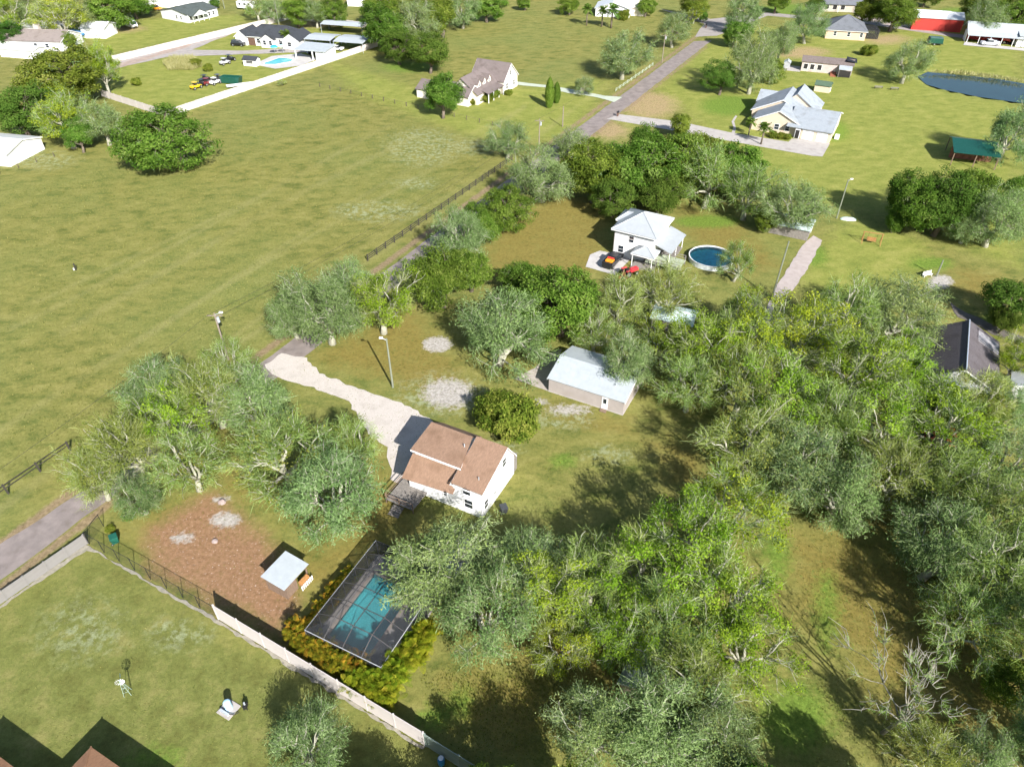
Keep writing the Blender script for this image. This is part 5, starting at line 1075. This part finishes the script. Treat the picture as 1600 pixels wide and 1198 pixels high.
def palm_proto(seed, areca=None):
    rng = np.random.default_rng(seed); parts = []; mb = MB()
    if areca is None:
        mb.tube([(0,0,-.2), (.05,.03,2), (.1,0,4.2)], [.24, .2, .18], 8); base = np.array([.1, 0, 4.2])
        for i in range(34):
            t = rng.normal(.5, .15)
            for q in frond(rng, base, rng.uniform(0, 6.28), rng.uniform(1.7, 2.5), rng.uniform(-.3, 1.2), rng.uniform(.25, .6), 14, .12, .8): parts.append(q[:4] + (q[4] + t + rng.normal(0, .1, len(q[4])), q[5]))
        me = slivers('crown', parts, F_palm); zc = 4.4
    else:
        for k in range(11):
            a = rng.uniform(0, 6.28); rr = rng.uniform(.05, .55); b = np.array([rr*math.cos(a), rr*math.sin(a), 0]); tp = b*1.7 + np.array([0, 0, rng.uniform(.9, 2.3)])
            mb.tube([tuple(b), tuple(tp)], [.05, .035], 5)
            for i in range(10):
                t = np.clip(rng.normal(.42, .28), 0, 1)
                for q in frond(rng, tp, rng.uniform(0, 6.28), rng.uniform(1.1, 1.8), rng.uniform(.35, 1.3), rng.uniform(.3, .75), 14, .05, .45): parts.append(q[:4] + (q[4] + t + rng.normal(0, .12, len(q[4])), q[5]))
        me = slivers('crown', parts, areca); zc = 1.8
    return {'trunk': mb.mesh('trunk', darkbark if areca is None else MATS['orange_wood'], True, False), 'crown': me}, zc
def cone_proto(seed):
    rng = np.random.default_rng(seed); n = 5200; z = rng.random(n)**1.2*5.6 + .2; a = rng.uniform(0, 6.28, n); r = 1.15*np.sin(np.clip((z+.5)/6.1, 0, 1)*math.pi)**.6*(.6+.45*rng.random(n)**.5)
    c = np.stack([r*np.cos(a), r*np.sin(a), z], 1); o = np.stack([np.cos(a), np.sin(a), .3+0*a], 1)
    me = slivers('crown', [(c, o*.3 + np.array([0, 0, 1]) + rdir(rng, n)*.4, np.full(n, .4), np.full(n, .15), rng.normal(.55, .2, n), o + rdir(rng, n)*.5)], F_oak)
    return {'trunk': MB().tube([(0,0,-.2),(0,0,3)], [.14,.08], 6).mesh('trunk', darkbark, True, False), 'crown': me}, 3.0

PROTO = {}
def proto(kind, i):
    k = (kind, i)
    if k not in PROTO:
        if kind == 'palm': PROTO[k] = palm_proto(50+i)
        elif kind == 'areca_lime': PROTO[k] = palm_proto(80+i, F_arel)
        elif kind == 'areca_orange': PROTO[k] = palm_proto(90+i, F_areo)
        elif kind == 'cone': PROTO[k] = cone_proto(70+i)
        else: PROTO[k] = tree_proto(kind, 1000 + 17*i + sum(map(ord, kind)))
    return PROTO[k]
NVAR = dict(oak=4, moss=4, twig=4, lime=4, bush=2, dark=2, dead=1, palm=2, cone=1, areca_lime=2, areca_orange=2)
NOMW = dict(palm=4.4, cone=2.4, areca_lime=3.6, areca_orange=3.6)
NAMES = dict(oak='oak_tree', moss='mossy_oak', twig='bare_tree', lime='leafing_tree', bush='shrub', dark='evergreen_tree', dead='dead_tree', palm='palm_tree', cone='cypress', areca_lime='areca_palm', areca_orange='areca_palm')
cnt = {}
def tree(kind, x, y, w, label, group=None, hs=1.0, var=None):
    """crown centre at photo pixel (x, y), crown w pixels wide"""
    cnt[kind] = cnt.get(kind, -1) + 1; v = cnt[kind] % NVAR[kind] if var is None else var
    parts, zc = proto(kind, v); nom = NOMW.get(kind, 9.6); s = 1.0
    for _ in range(4): s = metres(w*(1.14 if nom == 9.6 else 1.0), y, zc*s*hs)/nom
    b = G(x, y, zc*s*hs); r = empty(NAMES[kind], (b.x, b.y, 0), rnd.uniform(0, 6.28), label, {'bush': 'shrub', 'palm': 'palm', 'areca_lime': 'palm', 'areca_orange': 'palm'}.get(kind, 'tree'), group)
    r.scale = (s*rnd.uniform(.88, 1.14), s*rnd.uniform(.88, 1.14), s*hs*rnd.uniform(.92, 1.08))
    for n, me in parts.items(): link(n, me, None, r)
    return r
T = tree
g1 = 'oaks by the left edge'
T('oak', 250, 214, 108, 'lone broad oak standing in the pasture in front of the white compound wall', hs=.78)
T('oak', 88, 112, 112, 'large green oak at the left above the white stable roof', hs=.75)
T('lime', 155, 100, 52, 'slender yellow-green tree at the left end of the white compound wall', hs=1.5)
T('lime', 95, 178, 88, 'yellow-green leafing tree between oaks beside the white stable')
T('dark', 28, 170, 74, 'dark tree at the left edge above the white stable roof')
T('moss', 158, 188, 72, 'grey-green mossy tree immediately left of the lone pasture oak')
T('oak', 120, 210, 50, 'small oak at the pasture edge right of the stable')
for i, (k, x, y, w, l) in enumerate((('lime', 12, 18, 60, 'yellow-green tree in the top left corner'), ('moss', 48, 12, 60, 'mossy tree second from the top left corner'), ('lime', 92, 22, 66, 'broad yellow-green tree right of the white shed, top left'),
    ('moss', 128, 20, 56, 'grey-green tree left of the parked utility car, top left'), ('oak', 165, 8, 66, 'dark oak over the farm row of trucks at the top'), ('oak', 205, -2, 50, 'oak crown at the top edge left of the white farm store'), ('dark', 8, 48, 40, 'dark tree at the left edge behind the taupe-roofed house'),
    ('oak', 105, 62, 22, 'small round tree left of the blue tarpaulin boat'), ('oak', 335, 5, 16, 'small green tree at the top edge left of the camper'))): T(k, x, y, w, l)
for i, (k, x, y, w, l) in enumerate((('moss', 425, 12, 40, 'mossy tree behind the compound rear wall, leftmost'), ('oak', 462, 14, 46, 'green tree behind the compound rear wall, second from left'), ('moss', 492, 18, 44, 'grey-green tree behind the compound rear wall, right of centre'), ('oak', 520, 16, 40, 'green tree behind the compound rear wall, rightmost'), ('twig', 400, 8, 40, 'thin bare tree beside the camper at the top edge'),
    ('oak', 598, 40, 66, 'big green tree right of the compound carports'), ('dark', 622, 70, 48, 'upright dark green tree at the right end of the compound wall'), ('dark', 670, 76, 60, 'round dense tree standing out in the grass above the cream house'), ('moss', 650, 30, 70, 'pale mossy tree in the wood above the round dense tree'), ('oak', 690, 22, 60, 'green tree in the top wood, centre of the row'),
    ('moss', 722, 12, 56, 'mossy tree near the right end of the top wood'), ('oak', 760, 6, 46, 'green tree at the right end of the top wood'), ('oak', 600, 5, 56, 'oak at the top edge right of the white cottage'), ('oak', 650, 2, 60, 'oak at the top edge over the middle of the top wood'))): T(k, x, y, w, l)
T('oak', 690, 146, 66, 'leafy green oak in front of the left wing of the cream house')
T('bush', 771, 146, 20, 'round clipped dark shrub right of the cream house porch', 'shrubs'); T('bush', 735, 158, 14, 'yellowish round shrub leftmost before the cream house porch'); T('bush', 747, 156, 13, 'round shrub second from left before the cream house porch'); T('bush', 758, 153, 15, 'bright round shrub third from left before the cream house porch'); T('bush', 795, 144, 12, 'low hedge shrub by the right gable of the cream house')
T('cone', 859, 142, 14, 'taller left cypress of the pair on the lawn right of the cream house', hs=1.5); T('cone', 870, 143, 12, 'shorter right cypress of the pair on the lawn right of the cream house', hs=1.2)
T('moss', 910, 132, 34, 'small pale mossy tree beside the mossy drive of the cream house', hs=.8)
T('moss', 975, 82, 74, 'broad mossy tree in the field left of the far road'); T('moss', 1054, 42, 56, 'mossy tree left of the far road near its end')
T('moss', 1180, 92, 78, 'large mossy oak right of the far road, with hanging moss', hs=1.25); T('moss', 1168, 18, 60, 'mossy oak at the top edge right of the road end'); T('moss', 1222, 62, 56, 'mossy oak left of the peach house', hs=1.1); T('moss', 1265, 32, 54, 'mossy oak overlapping the left end of the peach house roof', hs=1.15)
T('dark', 1128, 122, 42, 'round dark evergreen on the lawn right of the far road'); T('oak', 1150, 50, 40, 'green tree between the road end and the mossy oaks'); T('oak', 1205, 108, 34, 'bushy tree left of the weathered house terrace')
T('olive' if False else 'moss', 1420, 94, 64, 'feathery oak beside the pond and the weathered house'); T('bush', 1360, 78, 22, 'small round bush between the peach house and the weathered house')
T('moss', 1582, 198, 84, 'mossy oak with bare trunk over the green-roofed shelter', hs=1.15)
for i, (k, x, y, w, l) in enumerate((('oak', 1400, 14, 56, 'green oak left of the red barn'), ('oak', 1352, 12, 44, 'green oak behind the peach house roof'), ('oak', 1528, 8, 50, 'oak behind the right end of the red barn'), ('moss', 1545, 24, 60, 'pale oak behind the open barn'), ('oak', 1590, 18, 60, 'bright oak at the top right corner'), ('oak', 1450, -14, 40, 'oak crown at the top edge above the red barn'), ('oak', 1215, -4, 40, 'oak crown at the top edge above the crossroad'), ('dark', 1275, 8, 26, 'dark tree left of the slate-roofed house'),
    ('oak', 1010, 10, 26, 'bright tree right of the white villa'), ('bush', 975, 24, 18, 'dark shrub by the right wing of the white villa'), ('oak', 890, 6, 28, 'small tree left of the white villa at the top edge'), ('oak', 1085, 6, 40, 'dark tree at the top edge right of the white villa'), ('oak', 1100, 24, 18, 'thin young tree near the road end'), ('lime', 1085, 24, 20, 'young pale tree left of the road end'), ('oak', 820, 4, 20, 'little tree at the top edge in the far field'))): T(k, x, y, w, l)
for i, (x, y, w, l) in enumerate(((942, 14, 26, 'palm left of the pair before the white villa'), (957, 14, 28, 'palm right of the pair before the white villa'), (918, 14, 24, 'palm standing left of the white villa'), (446, 52, 20, 'palm before the black-roofed house'), (928, 220, 30, 'palm beside the road at the edge of the round green trees'), (1174, 190, 22, 'palm beside the left gable of the tan house'), (1195, 198, 28, 'bushy palm before the front gable of the tan house'))): T('palm', x, y, w, l, 'palms')
for i, (x, y, l) in enumerate(((1208, 210, 'low shrub left in the bed before the tan house gable'), (1220, 212, 'low shrub in the middle of the bed before the tan house gable'), (1230, 213, 'low shrub beside the tan house entry'))): T('bush', x, y, 12, l)
T('bush', 213, 128, 14, 'bright little shrub on the compound lawn left'); T('bush', 306, 98, 16, 'small green shrub beside the reeds on the compound lawn'); T('bush', 325, 106, 13, 'orange-tinged shrub beside the buggies and the reeds'); T('bush', 464, 66, 12, 'yellow shrub at the right gable of the black-roofed house'); T('bush', 514, 62, 18, 'yellow-green shrub between the compound carports')
T('twig', 440, 128, 16, 'scraggy grey bush outside the compound wall in the pasture', hs=.6)
# group above the two-storey house
for i, (k, x, y, w, l) in enumerate((('moss', 792, 218, 56, 'small dark mossy oak at the pasture fence end'), ('moss', 848, 268, 92, 'tall pale mossy oak left of the round green trees'), ('oak', 930, 262, 100, 'broad green oak leftmost of the grove above the two-storey house'), ('oak', 990, 256, 108, 'broad green oak in the front of the grove above the two-storey house'), ('oak', 1052, 248, 108, 'broad green oak at the middle of the grove above the two-storey house'),
    ('oak', 1066, 196, 36, 'small leafy tree at the rear of the grove beside the concrete drive'), ('twig', 1110, 268, 104, 'grey-green tree at the right of the grove above the two-storey house'), ('oak', 1150, 258, 74, 'paler tree behind the right end of the grove'), ('twig', 1172, 292, 96, 'bare twiggy tree above the bright grass strip'), ('dark', 960, 305, 60, 'dark low tree at the foot of the grove behind the two-storey house'), ('dark', 1030, 300, 70, 'dark low tree at the foot of the grove, right of the two-storey house'), ('moss', 890, 225, 50, 'pale mossy tree at the rear left of the grove beside the road'),
    ('moss', 1243, 322, 90, 'spreading mossy tree over the head of the sandy lane'), ('oak', 1098, 240, 70, 'green oak at the rear of the grove, right of the small leafy tree'), ('oak', 1012, 228, 64, 'green oak at the rear of the grove, left of the small leafy tree'), ('oak', 1200, 340, 40, 'small green tree left of the sandy lane head'))): T(k, x, y, w, l)
for i, (k, x, y, w, l) in enumerate((('oak', 1425, 312, 84, 'dark oak leftmost in the right-hand grove'), ('dark', 1478, 318, 90, 'dark evergreen in the middle of the right-hand grove'), ('moss', 1560, 338, 96, 'pale mossy oak at the right edge of the right-hand grove'), ('oak', 1515, 296, 80, 'green oak at the rear of the right-hand grove'), ('moss', 1515, 345, 70, 'mossy tree at the front of the right-hand grove'), ('oak', 1400, 342, 40, 'small oak at the front left of the right-hand grove'), ('dark', 1588, 465, 74, 'dark tree at the right edge above the charcoal-roofed house'), ('oak', 1600, 300, 70, 'oak cut by the right edge in the right-hand grove'), ('dark', 1570, 500, 40, 'dark bush beside the track at the right edge'))): T(k, x, y, w, l)
# roadside row and centre
for i, (k, x, y, w, l) in enumerate((('oak', 788, 322, 70, 'green tree in the roadside row nearest the tall pale mossy oak'), ('moss', 722, 372, 92, 'mossy tree in the roadside row at the end of the rail fence'), ('oak', 752, 345, 60, 'green tree in the roadside row between mossy ones'), ('oak', 690, 432, 96, 'bright green oak overhanging the road, right of the shadow on the asphalt'), ('oak', 735, 420, 70, 'green tree behind the bright oak overhanging the road'), ('moss', 508, 478, 132, 'large mossy oak with trailing moss beside the road, left of the lamp pole'), ('moss', 458, 492, 82, 'mossy tree at the left end of the roadside clump'), ('lime', 592, 466, 108, 'mossy tree with olive leaf clumps above the lamp pole'), ('moss', 552, 442, 90, 'mossy tree at the rear of the roadside clump'),
    ('moss', 778, 510, 138, 'big pale mossy oak with forked trunk left of the metal garage'), ('oak', 878, 468, 118, 'dense bright green tree behind the metal garage', ), ('oak', 822, 432, 60, 'green tree between the big pale mossy oak and the lawn'), ('twig', 965, 478, 92, 'bare twiggy tree below the red tractor'), ('twig', 1040, 458, 92, 'bare twiggy tree below the two-storey house deck'), ('twig', 1152, 408, 62, 'bare tree leaning over the above-ground pool'), ('twig', 1155, 492, 80, 'bare tree below the above-ground pool'), ('moss', 985, 566, 92, 'mossy tree overhanging the right end of the metal garage'), ('lime', 1040, 530, 80, 'leafing tree over the pale shed roof'), ('twig', 930, 520, 70, 'bare tree behind the roof of the metal garage'),
    ('twig', 1080, 600, 96, 'bare tree to the right of the metal garage'))): T(k, x, y, w, l)
T('bush', 798, 648, 84, 'large yellow-green shrub between the metal garage and the main white house', hs=1.0)
# left trees by the road and dirt yard
for i, (k, x, y, w, l) in enumerate((('twig', 195, 700, 116, 'bare lichen-grey tree nearest the road in the left clump'), ('lime', 262, 655, 100, 'tree with olive leaf clumps in the left roadside clump', ), ('twig', 330, 612, 110, 'grey twiggy tree in the left clump below the pasture lamp pole'), ('twig', 292, 715, 110, 'grey twiggy tree above the red dirt yard'), ('moss', 395, 628, 96, 'mossy tree in the left clump nearest the gravel drive entrance'), ('twig', 440, 700, 130, 'wide bare tree beside the gravel drive'), ('moss', 512, 772, 132, 'wide pale mossy tree with leaning trunk above the small coop'), ('twig', 548, 690, 86, 'bare tree at the edge of the gravel drive bend'), ('twig', 150, 742, 84, 'bare grey tree overhanging the road at the far left of the left clump'), ('moss', 240, 602, 84, 'mossy tree on the pasture side of the left clump'), ('moss', 215, 772, 70, 'low pale mossy tree at the left end of the dirt yard'), ('twig', 360, 570, 70, 'bare tree around the foot of the pasture lamp pole'))): T(k, x, y, w*1.15, l)
T('bush', 172, 826, 16, 'bright green shrub behind the green wheeled bin', hs=.7); T('bush', 200, 802, 20, 'low green shrub at the corner of the dirt yard', hs=.6)
# wood below and right of the main house
big = (('moss', 700, 886, 138, 'huge pale mossy oak between the main white house and the pool cage'), ('moss', 760, 955, 130, 'pale mossy oak drooping over the right side of the pool cage'), ('moss', 822, 868, 100, 'mossy oak just below the right corner of the main house'), ('lime', 850, 930, 110, 'leafing tree right of the pale mossy oaks'), ('twig', 925, 905, 116, 'bare-limbed tree below the great shadow on the lawn'), ('lime', 1000, 880, 120, 'lime-green leafing tree below the great shadow'), ('lime', 1085, 860, 130, 'brightest lime-green tree in the central wood'), ('lime', 1150, 800, 110, 'lime-green tree at the top of the central wood'), ('lime', 1130, 930, 130, 'lime-green tree in the lower middle of the central wood'), ('twig', 1040, 970, 130, 'twiggy tree above the mossy playhouse'), ('lime', 960, 990, 110, 'leafing tree left of the playhouse'), ('lime', 1160, 1010, 100, 'bright tree at the right side of the lower wood'), ('twig', 1090, 1060, 120, 'twiggy tree right of the playhouse'),
    ('moss', 1030, 1140, 150, 'pale mossy tree at the bottom edge below the playhouse'), ('moss', 930, 1140, 110, 'mossy tree at the bottom edge left of the playhouse'), ('moss', 1110, 1150, 110, 'mossy tree at the bottom edge right of the playhouse'), ('lime', 880, 1010, 80, 'small leafing tree at the lower left of the central wood'),
    ('lime', 1105, 540, 100, 'leafing tree in the middle of the upper wood, left'), ('lime', 1180, 520, 100, 'leafing tree at the top of the upper wood below the sandy lane'), ('lime', 1255, 525, 100, 'bright leafing tree in the upper wood right of the sandy lane'), ('twig', 1330, 490, 100, 'bare tree at the top right of the upper wood'), ('moss', 1400, 478, 100, 'mossy tree above the charcoal-roofed house on its left'), ('lime', 1345, 575, 110, 'bright lime tree left of the charcoal-roofed house'), ('lime', 1415, 570, 70, 'vivid lime tree touching the charcoal roof'), ('twig', 1160, 600, 100, 'bare tree in the heart of the upper wood'), ('lime', 1230, 610, 110, 'leafing tree in the heart of the upper wood'), ('twig', 1300, 650, 110, 'grey tree in the lower part of the upper wood'), ('twig', 1170, 690, 120, 'grey twiggy tree at the lower left of the upper wood'), ('moss', 1240, 720, 120, 'mossy tree at the foot of the upper wood above the open grass'), ('moss', 1320, 760, 110, 'mossy tree above the shadowed grass at the right'), ('lime', 1385, 660, 100, 'leafing tree left of the red garden tractors'), ('lime', 1475, 655, 120, 'vivid green tree over the red garden tractors'), ('twig', 1530, 630, 80, 'grey tree below the charcoal-roofed house'), ('lime', 1590, 560, 60, 'leafing tree at the right edge beside the charcoal roof'),
    ('twig', 1400, 740, 110, 'grey tree below the red garden tractors'), ('twig', 1480, 760, 120, 'grey tree right of centre in the right wood'), ('moss', 1565, 720, 100, 'mossy tree at the right edge below the pale outbuildings'), ('twig', 1560, 800, 130, 'bare tree at the right edge of the right wood'), ('moss', 1470, 850, 130, 'mossy tree over the dark shadows at the right'), ('twig', 1560, 890, 130, 'bare tree at the right edge above the dead tree'), ('twig', 1505, 965, 110, 'grey tree casting streaked shadows on the clearing, above the dead tree'), ('moss', 1590, 960, 90, 'mossy tree cut by the right edge above the dead tree'), ('oak', 1585, 1060, 80, 'dark oak cut by the right edge beside the dead tree'), ('twig', 1450, 1180, 90, 'low grey tree at the bottom edge below the dead tree'), ('moss', 1540, 1185, 90, 'mossy tree at the bottom right corner'), ('moss', 475, 1160, 104, 'round sage-coloured tree on the near lawn at the bottom'), ('oak', 1490, 622, 46, 'dull green tree before the gable of the charcoal-roofed house'), ('moss', 1560, 606, 50, 'mossy tree at the lower right corner of the charcoal roof'), ('moss', 1590, 640, 60, 'mossy tree by the white lean-to at the right edge'), ('oak', 1545, 640, 50, 'dull green tree right of the pale roofed outbuilding'))
for (k, x, y, w, l) in big: T(k, x, y, w*1.2, l)
T('dead', 1425, 1075, 190, 'bleached leafless dead tree at the lower right', hs=1.05)
for (k, x, y, w, l) in (('oak', 740, 1272, 120, 'tree below the frame whose shadow falls left of the wood grass'), ('oak', 880, 1285, 140, 'tree below the frame whose shadow darkens the bottom centre'), ('oak', 1190, 1272, 120, 'tree below the frame whose shadow streaks the bottom right grass, left'), ('moss', 1310, 1280, 140, 'tree below the frame whose shadow streaks the bottom right grass, middle'), ('oak', 1420, 1300, 130, 'tree below the frame whose shadow streaks the bottom right grass, right'), ('twig', 1655, 1010, 150, 'bare tree just beyond the right edge beside the dead tree'), ('moss', 1660, 880, 150, 'mossy tree just beyond the right edge above the dead tree'), ('oak', 590, 1300, 110, 'tree below the frame beside the near lawn'), ('moss', 1650, 1150, 140, 'mossy tree beyond the bottom right corner')): T(k, x, y, w, l, hs=1.3)
# areca hedge round the pool cage
rr = random.Random(3); i = 0
def hedge(kind, p, q, n, w, side, j=.35):
    for k in range(n):
        t = k/(n-1) if n > 1 else 0; a = cagept(*p).lerp(cagept(*q), t) + Vector((rr.uniform(-j, j), rr.uniform(-j, j), 0))
        parts, zc = proto(kind, k % 2); r = empty('areca_palm', a, rr.uniform(0, 6.28), '%s palm of the %s from the %s' % (('first','second','third','fourth','fifth','sixth','seventh','eighth')[k], side[0], side[1]), 'palm', 'palm hedge around the pool cage'); s = w*rr.uniform(.85, 1.15); r.scale = (s, s, s*rr.uniform(.85, 1.1))
        for nme, me_ in parts.items(): link(nme, me_, None, r)
hedge('areca_orange', (-1.3, -.1), (7.4, -1.0), 8, .85, ('orange front row of the pool hedge', 'left end'))
hedge('areca_lime', (6.0, -1.7), (9.6, -1.7), 4, .85, ('yellow-green row between pool hedge and white fence', 'left end'))
hedge('areca_lime', (9.8, -1.6), (10.2, 5.2), 7, 1.0, ('yellow-green row right of the pool cage', 'near corner'))
hedge('areca_orange', (9.0, -.9), (9.5, 3.2), 3, .8, ('inner orange row right of the pool cage', 'near corner'))
hedge('areca_orange', (-1.2, 1.2), (-1.0, 8.2), 7, .58, ('small orange row left of the pool cage', 'near corner'))
# tall reeds on the compound lawn and loose grass tufts
def tufts(name, label, cat, polys, n, h, w, m, seed, kind='stuff'):
    rng = np.random.default_rng(seed); P = []
    for q in polys:
        pts = np.array([G(*p)[:2] for p in q]); lo, hi = pts.min(0), pts.max(0); V = rng.uniform(lo, hi, (n*3, 2)); V = V[sdist(pts, V) > rng.random(len(V))**2*9 - .5][:n]; P.append(V)
    V = np.concatenate(P); k = len(V); hh = h*rng.uniform(.5, 1.4, k); ax = rng.normal(0, .45, (k, 3)); ax[:, 2] = 1
    me = slivers(name, [(np.column_stack([V, hh*.45]), ax, hh, w*rng.uniform(.6, 1.4, k), rng.normal(.5, .2, k), rdir(rng, k))], m); tag(link(name, me), label, cat, kind=kind)
F_reed = foliage('reed_straw', [(0, (.2,.22,.06)), (.5, (.38,.36,.15)), (1, (.55,.52,.28))], .3, 0, 0); F_grass = foliage('grass_blades', [(0, (.07,.1,.02)), (.5, (.18,.19,.045)), (1, (.4,.36,.12))], .3, 0, 0)
tufts('reeds', 'patch of tall pale reeds on the compound lawn', 'reeds', [[(256,100),(270,93),(300,92),(316,104),(300,111),(265,110)]], 4500, 1.6, .12, F_reed, 5)
tufts('field_grass', 'coarse grass tufts scattered over the pasture and lawns', 'grass', [[(0,300),(560,130),(800,250),(400,560),(0,800)]], 40000, .22, .1, F_grass, 6)
tufts('lawn_grass', 'short loose tufts on the near lawn at the bottom left', 'grass', [[(0,950),(135,850),(400,1010),(660,1165),(600,1230),(0,1230)]], 3500, .12, .06, F_grass, 7)
tufts('wood_grass', 'straggling grass and fallen leaves on the wood floor', 'grass', [[(470,560),(760,480),(980,650),(1110,700),(1110,820),(700,840),(560,900),(470,960),(180,830)], [(1225,820),(1600,900),(1600,1198),(1250,1198)], [(660,1050),(900,1000),(900,1198),(700,1180)]], 5000, .2, .07, F_olive, 8)
tufts('pond_reeds', 'pale reeds along the far bank of the pond', 'reeds', [[(1440,113),(1500,113),(1560,121),(1598,128),(1598,131),(1560,125),(1500,118),(1450,114)]], 3500, 1.0, .12, F_reed, 9)
